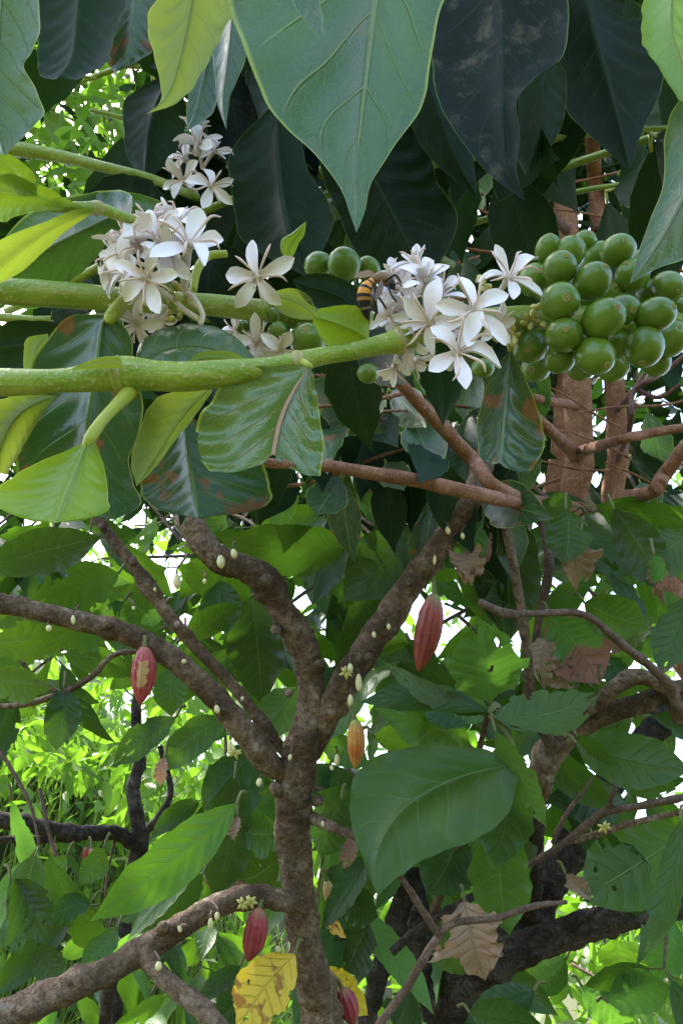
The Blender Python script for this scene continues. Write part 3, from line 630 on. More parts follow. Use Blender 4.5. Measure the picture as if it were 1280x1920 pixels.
for fl in [(482, 518, .355, 66, (.05, -.1, 1), D(100), -.05), (886, 582, .325, 80, (.1, .0, 1), D(98), .0), (856, 660, .322, 78, (.05, .15, 1), D(-82), .05), (953, 522, .345, 66, (.15, .3, 1), D(115), .15),
           (806, 603, .335, 72, (-.35, -.1, 1), D(70), .15), (797, 535, .345, 62, (.0, .9, .5), D(20), .9), (742, 588, .352, 50, (-.5, .2, .8), D(40), .45), (755, 545, .36, 50, (-.2, .7, .6), D(10), .6),
           (770, 640, .345, 55, (-.6, -.3, .8), D(200), .3), (740, 682, .35, 42, (-.2, -1, .4), D(80), .5), (775, 672, .352, 40, (.3, -.8, .5), D(30), .5),
           (352, 462, .335, 80, (.25, .65, .8), D(12), .28), (300, 455, .34, 64, (-.1, .7, .8), D(50), .5), (262, 468, .342, 68, (-.5, .4, .8), D(30), .3), (246, 505, .34, 62, (-.6, .0, .8), D(80), .25), (275, 520, .332, 66, (-.15, -.3, 1), D(-70), .15), (238, 445, .35, 58, (-.5, .6, .6), D(0), .35), (330, 425, .352, 60, (.1, .9, .5), D(20), .6),
           (320, 478, .336, 58, (.0, .2, 1), D(25), .3), (285, 425, .35, 52, (-.1, .9, .5), D(30), .5), (225, 480, .352, 52, (-.8, .2, .6), D(10), .3), (270, 545, .345, 44, (-.3, -.6, .8), D(40), .3), (215, 520, .355, 42, (-.8, -.2, .6), D(70), .4),
           (770, 575, .352, 56, (-.3, .3, .9), D(15), .35), (825, 555, .35, 58, (.2, .7, .7), D(45), .45), (745, 556, .343, 44, (-.4, .4, .7), D(80), .6), (732, 596, .345, 46, (-.5, .1, .7), D(50), .4), (845, 615, .34, 52, (.1, .1, 1), D(30), .35), (780, 505, .36, 44, (-.2, .9, .4), D(0), .8), (745, 522, .365, 42, (-.4, .8, .4), D(20), .7), (925, 610, .352, 46, (.5, -.1, .9), D(10), .3),
           (258, 606, .362, 52, (-.1, -.5, .8), D(150), .1), (300, 600, .37, 36, (.3, -.6, .7), D(60), .3), (480, 640, .375, 58, (.3, -.4, .7), D(20), .2), (525, 655, .372, 46, (.2, -.6, .7), D(-20), .1), (440, 622, .385, 40, (-.4, .2, .7), D(80), .4),
           (372, 272, .52, 50, (.0, .5, .8), D(90), .25), (345, 340, .52, 46, (-.3, .1, 1), D(50), .15), (396, 348, .51, 48, (.3, -.1, 1), D(100), .1), (350, 300, .53, 40, (-.4, .5, .7), D(10), .4), (398, 285, .53, 40, (.6, .5, .6), D(30), .3), (365, 250, .535, 38, (.1, .9, .5), D(0), .7)]:
    flower(*fl)
# --- yellow buds and flower stalks
def lump(parent, name, mat, a, b_, r):
    mb = MB(); n = 8
    pts = [(lerp(a, b_, t), max(r*q, 1e-5)) for t, q in ((0, .3), (.2, .75), (.5, 1), (.8, .85), (1, .3))]
    tube(mb, pts, sides=9, sub=3); return mb.build(name, mat, parent)
for (cx, cy, z, n, sp, ln) in ((998, 590, .36, 11, 17, 13), (938, 632, .352, 8, 20, 17), (958, 628, .355, 5, 9, 14), (905, 530, .362, 6, 14, 14), (330, 560, .352, 9, 20, 15), (345, 545, .352, 6, 22, 13), (325, 590, .35, 5, 14, 12), (470, 548, .36, 4, 9, 16), (880, 600, .35, 5, 12, 13)):
    for k in range(n):
        x = cx+R.uniform(-sp, sp); y = cy+R.uniform(-sp, sp); a = R.uniform(0, 6.28)
        zz = z+R.uniform(-.004, .004)
        lump(cof, 'bud', M_['yellow_bud'], P(x, y, zz+.004), P(x+math.cos(a)*ln, y+math.sin(a)*ln, zz-.001), 5.5*z/F)
for pts in ([(345, 545, .352, 6), (365, 560, .348, 5), (380, 590, .346, 5), (376, 608, .346, 5)], [(325, 560, .352, 5), (345, 580, .349, 5), (375, 600, .348, 6)], [(270, 520, .34, 7), (300, 545, .345, 6), (322, 560, .35, 6)], [(348, 480, .34, 11), (347, 510, .343, 8), (345, 540, .35, 8)], [(310, 575, .355, 6), (290, 595, .36, 6)], [(500, 630, .378, 8), (470, 650, .376, 7)]):
    ptube(cof, 'flower_stalk', M_['flower_tube'], pts, sides=9, sub=5)

# --- dense dark crown of the same shrub, behind and above
def coffee_spray(tree, x, y, z, n, ln, mats, spread=90):
    """a short twig with hanging leaf pairs; one twig + separate leaves"""
    base = P(x, y, z)
    ang = R.uniform(-.6, .6) + (math.pi if R.random() < .5 else 0)
    dirv = (RT*math.cos(ang) + Vector((0, math.sin(ang), .15))).normalized()
    end = base + dirv*ln*1.3
    mb = MB(); tube(mb, [(base-dirv*ln*.6+Vector((0, .02, .03)), .004), (base, .0035), ((base+end)*.5+Vector((0, 0, .01)), .003), (end, .002)], sides=6, sub=3)
    mb.build('twig', M_['coffee_trunk'] if z > .8 else M_['coffee_stem'], tree)
    for k in range(n):
        t = (k//2+.5)/max(1, (n+1)//2); o = lerp(base, end, t)
        sd = 1 if k % 2 else -1
        perp = dirv.cross(Vector((0, 0, 1))).normalized()
        d = (perp*sd*R.uniform(.3, .8) + dirv*R.uniform(-.1, .5) + Vector((0, 0, -R.uniform(.6, 1.3)))).normalized()
        l = ln*R.uniform(.8, 1.2)
        LN[0] += 1
        rel = o+d*l*.5-CAM; zz = rel.dot(FWD); px_, py_ = 640+rel.dot(RT)/zz*F, 960-rel.dot(UP)/zz*F
        if (50 < px_ < 270 and 100 < py_ < 350) or (1000 < px_ < 1205 and 650 < py_ < 975) or (1010 < px_ < 1150 and 240 < py_ < 470 and zz < 2.5): continue
        mb = MB(); blade(mb, o+d*.012, o+d*l, l*R.uniform(.36, .46), roll=R.uniform(-.7, .7), bend=R.uniform(-.12, .12), fold=R.uniform(.05, .3), kind='coffee', nu=4, nv=14, seed=LN[0], twist=R.uniform(-.6, .6), ripple=.1, nve=7, quilt=.02)
        tube(mb, [(o, .0016), (o+d*.014, .0014)], sides=5, sub=1, m=1)
        mb.build('leaf', [R.choice(mats), M_['petiole']], tree)
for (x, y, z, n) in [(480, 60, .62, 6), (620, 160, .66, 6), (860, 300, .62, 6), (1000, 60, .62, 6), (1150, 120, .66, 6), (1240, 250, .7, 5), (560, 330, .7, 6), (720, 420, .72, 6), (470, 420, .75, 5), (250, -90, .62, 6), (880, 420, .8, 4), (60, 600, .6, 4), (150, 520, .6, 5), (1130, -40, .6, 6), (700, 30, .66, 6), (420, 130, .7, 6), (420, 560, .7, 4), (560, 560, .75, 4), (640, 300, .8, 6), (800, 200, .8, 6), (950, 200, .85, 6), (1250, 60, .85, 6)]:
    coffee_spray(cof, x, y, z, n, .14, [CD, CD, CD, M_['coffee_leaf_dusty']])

# ------------------------------------------------------------------ coffee tree with bare brown stems behind
q = P(1090, 960, 2.6)
cf2 = thing('coffee_tree', 'coffee tree with bare orange-brown stems behind the green cherries', 'coffee plant', (q.x+1.25, q.y+.25, ground_h(q.x+1.25, q.y+.25)))
gz = ground_h(q.x, q.y)
def to_ground(x, y, z, r):
    p = P(x, y, z); return [(Vector((p.x, p.y, ground_h(p.x, p.y)-.1)), r*z/F*1.2), (Vector((p.x, p.y, lerp(ground_h(p.x, p.y), p.z, .5))), r*z/F*1.1)]
def trunk2(pts, name='trunk', mat='coffee_trunk', **kw):
    mb = MB(); pp = [(P(*a[:3]), a[3]*a[2]/F) for a in pts]
    p0 = pp[0][0]; r0 = pp[0][1]; gx0, gy0 = p0.x+1.25, p0.y+.25
    low = [(Vector((gx0, gy0, ground_h(gx0, gy0)-.1)), r0*1.3), (Vector((p0.x+.85, p0.y+.2, lerp(ground_h(gx0, gy0), p0.z, .5))), r0*1.2), (Vector((p0.x+.28, p0.y+.08, p0.z-.28)), r0*1.08)]
    tube(mb, low+pp, **kw); return mb.build(name, M_[mat], cf2)
trunk2([(1090, 960, 2.6, 27), (1086, 860, 2.6, 26), (1080, 700, 2.6, 25), (1065, 480, 2.6, 22), (1055, 300, 2.6, 19), (1060, 120, 1.75, 16), (1075, -80, 1.8, 12)], sides=14, rough=.08, rscale=25)
trunk2([(1160, 965, 2.75, 21), (1158, 850, 2.75, 20), (1150, 700, 2.75, 18), (1128, 480, 2.75, 16), (1112, 300, 2.75, 14), (1110, 100, 1.9, 11)], sides=12, rough=.08, rscale=25)
trunk2([(1040, 990, 2.85, 16), (1046, 850, 2.85, 15), (1060, 690, 2.85, 14), (1090, 500, 2.85, 12)], sides=12, rough=.08, rscale=25)
for pts, mt in (([(1080, 850, 2.58, 12), (1150, 828, 1.62, 10), (1220, 812, 1.6, 9), (1320, 795, 1.58, 8)], 'coffee_trunk'),
            ([(1075, 850, 2.58, 13), (1040, 815, 1.6, 11), (985, 765, 1.5, 10), (930, 720, 1.45, 9)], 'coffee_trunk'),
            ([(1078, 955, 2.58, 15), (960, 930, 1.3, 14), (880, 855, 1.25, 14), (820, 790, 1.2, 14), (765, 735, 1.15, 12), (700, 660, 1.1, 10)], 'coffee_trunk'),
            ([(1078, 958, 2.58, 12), (950, 938, 1.25, 14), (800, 905, 1.15, 14), (700, 888, 1.1, 13), (600, 872, 1.05, 11), (500, 868, 1.0, 9), (380, 850, .98, 7)], 'coffee_trunk'),
            ([(1080, 760, 2.6, 9), (1020, 750, 1.6, 8), (960, 735, 1.55, 7)], 'coffee_trunk'),
            ([(1062, 430, 2.6, 9), (1010, 390, 1.65, 8), (960, 350, 1.6, 6)], 'dry_twig'),
            ([(1155, 770, 2.7, 7), (1190, 730, 1.75, 6), (1240, 700, 1.7, 5), (1290, 660, 1.66, 4)], 'dry_twig'),
            ([(1158, 860, 2.7, 7), (1180, 800, 1.75, 6), (1185, 740, 1.7, 5), (1215, 690, 1.7, 4)], 'dry_twig'),
            ([(1190, 730, 1.75, 5), (1235, 745, 1.7, 4), (1275, 720, 1.66, 3)], 'dry_twig'),
            ([(1160, 930, 2.7, 12), (1215, 925, 1.5, 14), (1245, 890, 1.45, 14), (1290, 830, 1.4, 13)], 'coffee_trunk'),
            ([(1122, 430, 2.7, 8), (1175, 400, 1.8, 7), (1240, 370, 1.75, 6)], 'dry_twig')):
    ptube(cf2, 'branch', M_[mt], pts, sides=9, rough=.08, rscale=40)
for (x, y, z, n) in [(640, 760, 1.25, 6), (720, 820, 1.4, 6), (850, 760, 1.5, 6), (900, 880, 1.55, 6), (600, 900, 1.3, 6), (780, 930, 1.4, 6), (960, 660, 1.6, 6), (1000, 800, 2.0, 6), (1240, 760, 2.0, 6), (1200, 870, 2.1, 6), (1260, 930, 2.0, 5), (560, 800, 1.3, 6), (680, 690, 1.5, 6), (820, 640, 1.5, 6), (980, 920, 2.0, 6), (540, 700, 1.3, 6), (860, 560, 1.5, 6), (1000, 450, 1.9, 6), (1180, 420, 2.0, 6), (1240, 500, 1.9, 6), (900, 470, 1.8, 5), (1000, 250, 1.9, 6), (1200, 200, 1.9, 6), (1130, 330, 2.1, 6), (1240, 620, 2.1, 6), (1120, 780, 2.2, 6), (700, 560, 1.6, 6), (480, 500, 1.6, 5), (1080, 880, 2.2, 6), (860, 820, 1.7, 6), (740, 900, 1.7, 6), (640, 840, 1.6, 6),
                     (500, 200, 1.5, 6), (800, 60, 1.6, 6), (1000, 100, 1.6, 6), (1250, 350, 1.8, 6), (640, 420, 1.7, 6), (820, 360, 1.7, 6), (350, 420, 1.4, 5), (60, 460, 1.4, 6), (200, 640, 1.4, 6), (350, 640, 1.4, 6), (440, 760, 1.4, 6)]:
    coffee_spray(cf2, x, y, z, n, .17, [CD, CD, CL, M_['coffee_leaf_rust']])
for (x, y, z, r) in [(965, 905, 1.5, 18), (655, 780, .9, 16), (470, 855, 1.2, 10)]:
    pass

# ------------------------------------------------------------------ honey bee
bp = P(700, 550, .335)
bee = thing('honey_bee', 'honey bee with orange and black banded abdomen feeding on white flower', 'bee', P(694, 590, .335))
mb = MB()
ax3 = [P(691, 600, .336), P(686, 585, .334), P(683, 565, .333), P(685, 543, .333), P(697, 526, .334), P(712, 521, .336), P(726, 528, .338), P(738, 540, .34)]
rr_ = [2, 8, 12.5, 13.5, 6, 12, 10.5, 4]
pts = [(p, r*.335/F) for p, r in zip(ax3, rr_)]
n0 = len(mb.v); tube(mb, pts, sides=18, sub=7, cap=True)
# re-map v to 0..1 along the body
vmax = max(c[1] for u in mb.uv for c in u) or 1
mb.uv = [tuple((c[0], c[1]/vmax) for c in u) for u in mb.uv]
mb.build('body', M_['bee_body'], bee)
for st in ([(706, 516, 706, 516, 706, 516), (690, 512, 693, 506, 688, 519), (674, 514, 675, 509, 675, 521), (662, 520, 662, 520, 662, 520)], [(714, 522, 714, 522, 714, 522), (712, 538, 707, 539, 719, 536), (708, 553, 701, 554, 714, 551), (704, 565, 704, 565, 704, 565)]):
    hero(bee, M_['bee_wing'], st, .328, .322, name='wing', nu=5, nv=16, bow=.05, ripple=.0, quilt=0)
for pts in ([(716, 530, .334, 3), (706, 548, .326, 2.6), (716, 566, .326, 2.2), (724, 578, .33, 1.8)], [(722, 528, .334, 2.6), (740, 515, .328, 2.4), (752, 530, .33, 1.8)], [(700, 536, .334, 3), (700, 556, .324, 3), (706, 580, .326, 2.6), (700, 600, .33, 1.8)], [(726, 534, .334, 2.4), (735, 555, .33, 2), (744, 566, .333, 1.6)]):
    ptube(bee, 'leg', M_['bee_leg'], pts, sides=7, sub=4)
for pts in ([(736, 538, .338, 1.5), (746, 530, .335, 1.2), (754, 538, .335, 1.2)], [(738, 542, .338, 1.5), (750, 545, .337, 1.2), (756, 554, .337, 1.2)]):
    ptube(bee, 'antenna', M_['bee_leg'], pts, sides=6, sub=3)

# ------------------------------------------------------------------ main cacao tree
q = P(595, 1960, 1.28)
ca = thing('cacao_tree', 'near cacao tree, rough brown trunk forking into branches with red pods', 'cacao tree', (q.x, q.y, ground_h(q.x, q.y)))
BK, BD, TW = M_['cacao_bark'], M_['cacao_bark_dark'], M_['cacao_twig']
def cac(tree, name, mat, pts, ground=False, **kw):
    mb = MB(); pp = [(P(*a[:3]), (.8 if tree is ca else .86)*a[3]*a[2]/F) for a in pts]
    if ground: pp = to_ground(*pts[0]) + pp
    kw.setdefault('sides', 30); kw.setdefault('sub', 16); kw.setdefault('rough', .15); kw.setdefault('rscale', 42); kw.setdefault('knots', .35)
    tube(mb, pp, **kw); return mb.build(name, mat, tree)
cac(ca, 'trunk', BK, [(602, 1950, 1.28, 45), (588, 1850, 1.28, 42), (570, 1760, 1.28, 38), (558, 1660, 1.28, 37), (552, 1560, 1.28, 38), (550, 1480, 1.28, 43), (560, 1420, 1.28, 44), (575, 1370, 1.28, 38), (584, 1310, 1.28, 31), (580, 1250, 1.28, 30), (560, 1195, 1.28, 36), (525, 1140, 1.27, 31), (500, 1092, 1.26, 36), (462, 1066, 1.25, 31), (415, 1052, 1.24, 31), (380, 1015, 1.24, 29), (352, 960, 1.25, 29), (325, 880, 1.28, 27), (310, 780, 1.35, 24)], ground=True, sides=40, sub=18)
cac(ca, 'branch', BK, [(580, 1420, 1.29, 22), (612, 1345, 1.28, 31), (640, 1290, 1.27, 34), (690, 1215, 1.27, 33), (745, 1130, 1.27, 31), (800, 1055, 1.27, 29), (850, 985, 1.28, 28), (890, 920, 1.3, 25), (915, 830, 1.5, 22), (920, 740, 1.9, 18)])
cac(ca, 'branch', BK, [(540, 1455, 1.28, 20), (505, 1430, 1.26, 28), (440, 1350, 1.24, 28), (360, 1265, 1.22, 27), (270, 1203, 1.2, 25), (150, 1165, 1.18, 23), (10, 1135, 1.17, 21), (-120, 1118, 1.17, 19)])
cac(ca, 'branch', BK, [(540, 1420, 1.3, 12), (505, 1375, 1.3, 14), (440, 1290, 1.29, 14), (330, 1172, 1.27, 15), (250, 1060, 1.27, 14), (190, 980, 1.28, 13), (150, 900, 1.32, 12), (125, 780, 1.5, 9)], sides=14, knots=.5)
cac(ca, 'branch', BK, [(560, 1700, 1.27, 20), (525, 1688, 1.24, 24), (460, 1682, 1.21, 26), (385, 1710, 1.18, 27), (295, 1765, 1.15, 29), (200, 1822, 1.12, 31), (100, 1868, 1.1, 34), (10, 1905, 1.08, 36), (-110, 1950, 1.06, 38)], sides=24)
cac(ca, 'branch', BK, [(270, 1775, 1.14, 22), (285, 1810, 1.12, 21), (325, 1850, 1.1, 21), (375, 1890, 1.08, 23), (430, 1950, 1.06, 24)], sides=18)
cac(ca, 'branch', M_['cacao_bark_dark'], [(262, 1790, 1.17, 16), (215, 1830, 1.18, 15), (200, 1880, 1.2, 14), (195, 1950, 1.22, 14)], sides=14)
# knobs / cushions / cut stubs on the bark
for (x, y, z, r) in [(500, 1092, 1.23, 15), (518, 1180, 1.25, 9), (598, 1250, 1.25, 11), (596, 1500, 1.25, 9), (520, 1480, 1.25, 12), (345, 1745, 1.125, 10), (305, 1742, 1.125, 11), (690, 1230, 1.24, 8), (770, 1090, 1.24, 8), (415, 1335, 1.21, 8), (200, 1175, 1.165, 8), (540, 1300, 1.26, 7), (330, 1170, 1.25, 7), (248, 1050, 1.255, 7), (190, 985, 1.26, 6)]:
    a = R.uniform(0, 6.28)
    ptube(ca, 'bark_knob', BK, [(x, y, z+.02, r*1.2), (x+3*math.cos(a), y+3*math.sin(a), z, r), (x+5*math.cos(a), y+5*math.sin(a), z-.008, r*.6)], sides=10, sub=4, rough=.15, rscale=80)
# dark cut branch face beside the trunk
ptube(ca, 'branch_stub', BK, [(585, 1535, 1.27, 12), (640, 1558, 1.22, 9), (690, 1578, 1.19, 7)], sides=10, rough=.1)

# ------------------------------------------------------------------ cacao pods
def pod(tree, mat, top, bot, wpx, z, stalk=None, ridges=10, label=None, spin=0.0):
    a = P(*top, z); b_ = P(*bot, z-.004)
    axv = b_-a; ln = axv.length; axv.normalize()
    ex = (RT - axv*RT.dot(axv)).normalized(); ey = axv.cross(ex)
    tb = [(0, .10), (.03, .38), (.1, .62), (.25, .9), (.45, 1), (.65, .9), (.8, .64), (.9, .38), (.96, .2), (1, .02)]
    mb = MB(); rows = []; uvs = []; n = 36; s = 60; rad = wpx*.5*z/F
    for j in range(n+1):
        v = j/n; pr = tab(tb, v)
        row = []; ur = []
        for k in range(s):
            th = 2*math.pi*k/s
            rg = 1 - .125*math.sqrt(abs(math.cos(ridges/2*(th+spin))))*(min(1, 8*v*(1-v)+.1)) + .02*noise.noise(Vector((math.cos(th)*3, math.sin(th)*3, v*9+wpx)))
            rg *= 1 + .03*noise.noise(Vector((math.cos(th)*9, math.sin(th)*9, v*26)))
            row.append(a + axv*ln*v + (ex*math.cos(th)+ey*math.sin(th))*rad*pr*rg + ex*rad*.12*math.sin(v*3))
            ur.append((k/s, v))
        rows.append(row); uvs.append(ur)
    mb.grid(rows, uvs, wrap=True)
    o = mb.build('pod', mat, tree)
    if label: o['label'] = label
    if stalk:
        mb = MB(); tube(mb, [(P(*stalk), .0035), ((P(*stalk)+a)*.5+Vector((0, 0, .004)), .003), (a+axv*.003, .0042)], sides=8, sub=4)
        s = mb.build('stalk', M_['petiole_cacao'], None); s.parent = o; s.matrix_parent_inverse = o.matrix_world.inverted() if False else (WORLD[tree.name]).inverted() @ Matrix.Identity(4)
        s.parent = o; s.matrix_parent_inverse = Matrix.Identity(4)
    return o
pod(ca, M_['pod_red_patch'], (271, 1212), (262, 1322), 48, 1.17, (272, 1195, 1.185), label='pinkish red pod with a tan scar')
pod(ca, M_['pod_deep_red'], (815, 1112), (783, 1260), 52, 1.22, (812, 1080, 1.26), label='long deep red ribbed pod')
pod(ca, M_['pod_orange'], (666, 1348), (665, 1442), 36, 1.22, (650, 1320, 1.25), label='small orange and green pod')
pod(ca, M_['pod_crimson'], (487, 1703), (464, 1805), 47, 1.19, (492, 1690, 1.21), label='crimson pod under the low branch')
pod(ca, M_['pod_crimson'], (640, 1852), (662, 1925), 40, 1.32, (628, 1835, 1.3))
pod(ca, M_['pod_tan'], (612, 1650), (618, 1702), 22, 1.4, (605, 1630, 1.4))
# young pods and buds
for (x, y, z, l, wd) in [(331, 1090, 1.22, 28, 10), (413, 1053, 1.205, 24, 10), (437, 1038, 1.21, 18, 8), (656, 1252, 1.23, 16, 7), (672, 1280, 1.23, 32, 8), (657, 1313, 1.23, 22, 7), (632, 1425, 1.23, 22, 7), (432, 1400, 1.21, 26, 7), (488, 1467, 1.235, 16, 7), (395, 1732, 1.145, 22, 6), (408, 1718, 1.15, 16, 6), (335, 1742, 1.115, 14, 5), (298, 1812, 1.08, 18, 8), (838, 995, 1.24, 14, 6), (866, 1005, 1.24, 12, 5), (815, 1050, 1.235, 18, 4), (90, 1178, 1.15, 12, 7), (137, 1162, 1.14, 18, 5), (345, 1240, 1.19, 9, 6), (700, 1190, 1.235, 12, 5), (728, 1175, 1.235, 12, 5), (405, 1330, 1.2, 16, 7), (605, 1545, 1.24, 12, 5), (520, 1780, 1.24, 14, 6), (385, 1090, 1.22, 10, 5), (455, 1310, 1.27, 9, 4), (545, 1420, 1.225, 12, 5), (620, 1440, 1.23, 10, 5), (250, 1140, 1.25, 8, 4), (290, 1105, 1.25, 8, 4)]:
    dx = R.uniform(-4, 4)
    o = lump(ca, 'young_pod', M_['cherelle'], P(x, y-l*.5, z), P(x+dx, y+l*.5, z-.002), .78*wd*z/F)
    mb = MB(); a = P(x, y-l*.5, z); tube(mb, [(P(x+R.uniform(-10, 10), y-l*.5-R.uniform(8, 20), z+.025), .0018), (P(x, y-l*.5-6, z+.004), .0015), (a, .002)], sides=6, sub=3)
    s = mb.build('stalk', M_['cacao_twig'], None); s.parent = o
# little pale star flowers on the bark
for (x, y, z) in [(440, 1412, 1.2), (455, 1695, 1.165), (470, 1692, 1.17), (1132, 1552, 1.28), (648, 1262, 1.235)]:
    mb = MB()
    for k in range(6):
        a = k*1.05+R.random(); tube(mb, [(P(x, y, z), .0015), (P(x+6*math.cos(a), y+6*math.sin(a), z-.004), .003), (P(x+13*math.cos(a), y+13*math.sin(a), z), .001)], sides=5, sub=2)
    mb.build('flower', M_['yellow_bud'], ca)

# ------------------------------------------------------------------ second cacao tree, dark limbs at the right
q = P(835, 1990, 1.75)
cb = thing('cacao_tree', 'dark-barked cacao tree with low spreading limbs at the right', 'cacao tree', (q.x, q.y, ground_h(q.x, q.y)))
cac(cb, 'trunk', BD, [(835, 1960, 1.75, 52), (850, 1880, 1.74, 50), (885, 1825, 1.72, 44), (945, 1795, 1.7, 38), (1030, 1762, 1.68, 34), (1150, 1722, 1.66, 32), (1290, 1690, 1.64, 32), (1420, 1660, 1.64, 30)], ground=True)
cac(cb, 'limb', BD, [(860, 1865, 1.76, 34), (920, 1800, 1.8, 32), (985, 1735, 1.82, 33), (1030, 1660, 1.82, 35), (1072, 1588, 1.82, 36), (1120, 1500, 1.84, 32), (1180, 1420, 1.86, 30), (1250, 1345, 1.88, 28), (1330, 1270, 1.9, 25)])
cac(cb, 'limb', BD, [(830, 1900, 1.77, 34), (800, 1830, 1.8, 36), (790, 1750, 1.84, 34), (775, 1680, 1.88, 28), (765, 1600, 1.92, 24), (750, 1480, 2.0, 20), (735, 1350, 2.1, 18)])
cac(cb, 'limb', BD, [(690, 1960, 1.7, 20), (700, 1870, 1.7, 21), (725, 1780, 1.72, 22), (755, 1690, 1.74, 22), (780, 1620, 1.78, 20), (800, 1540, 1.84, 17)], ground=True)
cac(cb, 'limb', BK, [(1000, 1500, 1.5, 28), (1020, 1435, 1.48, 29), (1062, 1378, 1.46, 27), (1115, 1348, 1.44, 23), (1180, 1325, 1.42, 21), (1250, 1300, 1.41, 20), (1340, 1270, 1.4, 19)])
cac(cb, 'limb', BK, [(1040, 1405, 1.47, 18), (1085, 1345, 1.43, 17), (1130, 1308, 1.4, 17), (1158, 1285, 1.38, 18), (1190, 1268, 1.38, 17), (1225, 1278, 1.38, 16), (1255, 1300, 1.39, 17), (1275, 1350, 1.42, 17)], sides=16)
cac(cb, 'limb', BD, [(985, 1735, 1.82, 22), (995, 1620, 1.7, 24), (1000, 1500, 1.55, 26)])
cac(cb, 'twig', BK, [(1030, 1395, 1.44, 12), (1000, 1335, 1.42, 10), (988, 1220, 1.4, 10), (968, 1090, 1.4, 10), (950, 1000, 1.41, 10), (940, 930, 1.45, 9)], sides=12)
cac(cb, 'twig', TW, [(978, 1330, 1.5, 6), (998, 1240, 1.5, 8), (1012, 1150, 1.5, 9), (1030, 1060, 1.5, 9), (1018, 1000, 1.52, 7), (1005, 930, 1.55, 6)], sides=12)
cac(cb, 'twig', TW, [(1270, 1330, 1.3, 11), (1245, 1275, 1.28, 10), (1165, 1208, 1.25, 9), (1095, 1153, 1.23, 8), (1010, 1150, 1.2, 7), (945, 1150, 1.17, 8), (900, 1130, 1.15, 8)], sides=12, knots=.5)
cac(cb, 'twig', TW, [(690, 1950, 1.1, 9), (760, 1855, 1.1, 9), (815, 1765, 1.1, 9), (850, 1732, 1.1, 8), (930, 1722, 1.1, 7), (1000, 1700, 1.1, 7), (1062, 1692, 1.1, 5)], sides=12, knots=.6)
cac(cb, 'twig', TW, [(822, 1755, 1.1, 9), (790, 1705, 1.09, 8), (765, 1665, 1.08, 7), (748, 1642, 1.08, 6)], sides=12, knots=.6)
cac(cb, 'twig', TW, [(850, 1732, 1.1, 6), (862, 1715, 1.095, 4)], sides=8)
cac(cb, 'twig', TW, [(985, 1625, 1.35, 6), (1060, 1580, 1.33, 8), (1130, 1525, 1.32, 9), (1200, 1512, 1.31, 8), (1300, 1492, 1.3, 7)], sides=12, knots=.6)
cac(cb, 'twig', BK, [(1065, 1578, 1.33, 7), (1110, 1568, 1.33, 8), (1180, 1545, 1.32, 7), (1300, 1518, 1.31, 6)], sides=12)
cac(cb, 'twig', TW, [(1138, 1522, 1.32, 6), (1148, 1490, 1.31, 5), (1160, 1462, 1.31, 4)], sides=8)
cac(cb, 'twig', TW, [(1035, 1582, 1.35, 5), (1060, 1530, 1.35, 5), (1110, 1458, 1.36, 3)], sides=8)
cac(cb, 'twig', BD, [(735, 1785, 1.5, 10), (800, 1732, 1.5, 9), (890, 1680, 1.5, 9), (960, 1640, 1.5, 8)], sides=10)
cac(cb, 'twig', BD, [(1060, 1755, 1.66, 5), (1110, 1715, 1.6, 4), (1140, 1695, 1.58, 3)], sides=8)

# ------------------------------------------------------------------ third cacao tree, left background
q = P(262, 1700, 2.4)
cc = thing('cacao_tree', 'small cacao tree on the grassy bank with forked dark branches at the left', 'cacao tree', (q.x, q.y, ground_h(q.x, q.y)))
cac(cc, 'trunk', BD, [(235, 1720, 2.4, 16), (248, 1640, 2.4, 17), (262, 1590, 2.4, 20), (258, 1540, 2.4, 16), (250, 1480, 2.42, 14), (262, 1420, 2.45, 12), (255, 1330, 2.5, 11), (275, 1230, 2.55, 9)], ground=True, sides=14)
cac(cc, 'branch', BD, [(258, 1585, 2.4, 14), (215, 1562, 2.35, 15), (140, 1562, 2.3, 16), (70, 1550, 2.25, 17), (0, 1538, 2.2, 17), (-100, 1530, 2.2, 17)], sides=14)
cac(cc, 'branch', BD, [(215, 1565, 2.36, 9), (150, 1568, 2.3, 10), (80, 1574, 2.28, 9), (0, 1576, 2.25, 8)], sides=12)
cac(cc, 'branch', BD, [(262, 1570, 2.4, 10), (300, 1530, 2.4, 8), (320, 1480, 2.45, 7), (300, 1400, 2.5, 6)], sides=10)
cac(cc, 'twig', BK, [(-40, 1325, 1.5, 6), (40, 1322, 1.5, 7), (110, 1302, 1.5, 7), (170, 1270, 1.5, 7), (215, 1228, 1.5, 6), (290, 1222, 1.52, 5)], sides=9)
cac(cc, 'twig', BK, [(-30, 1195, 1.5, 5), (30, 1230, 1.5, 5), (65, 1272, 1.5, 5), (112, 1300, 1.5, 5)], sides=9)
pod(cc, M_['pod_tan'], (172, 1590), (171, 1618), 13, 2.25, (168, 1570, 2.28)); pod(cc, M_['pod_crimson'], (163, 1588), (158, 1620), 14, 2.28, (168, 1570, 2.28)); pod(cc, M_['pod_orange'], (102, 1580), (98, 1602), 11, 2.25, (104, 1560, 2.27))

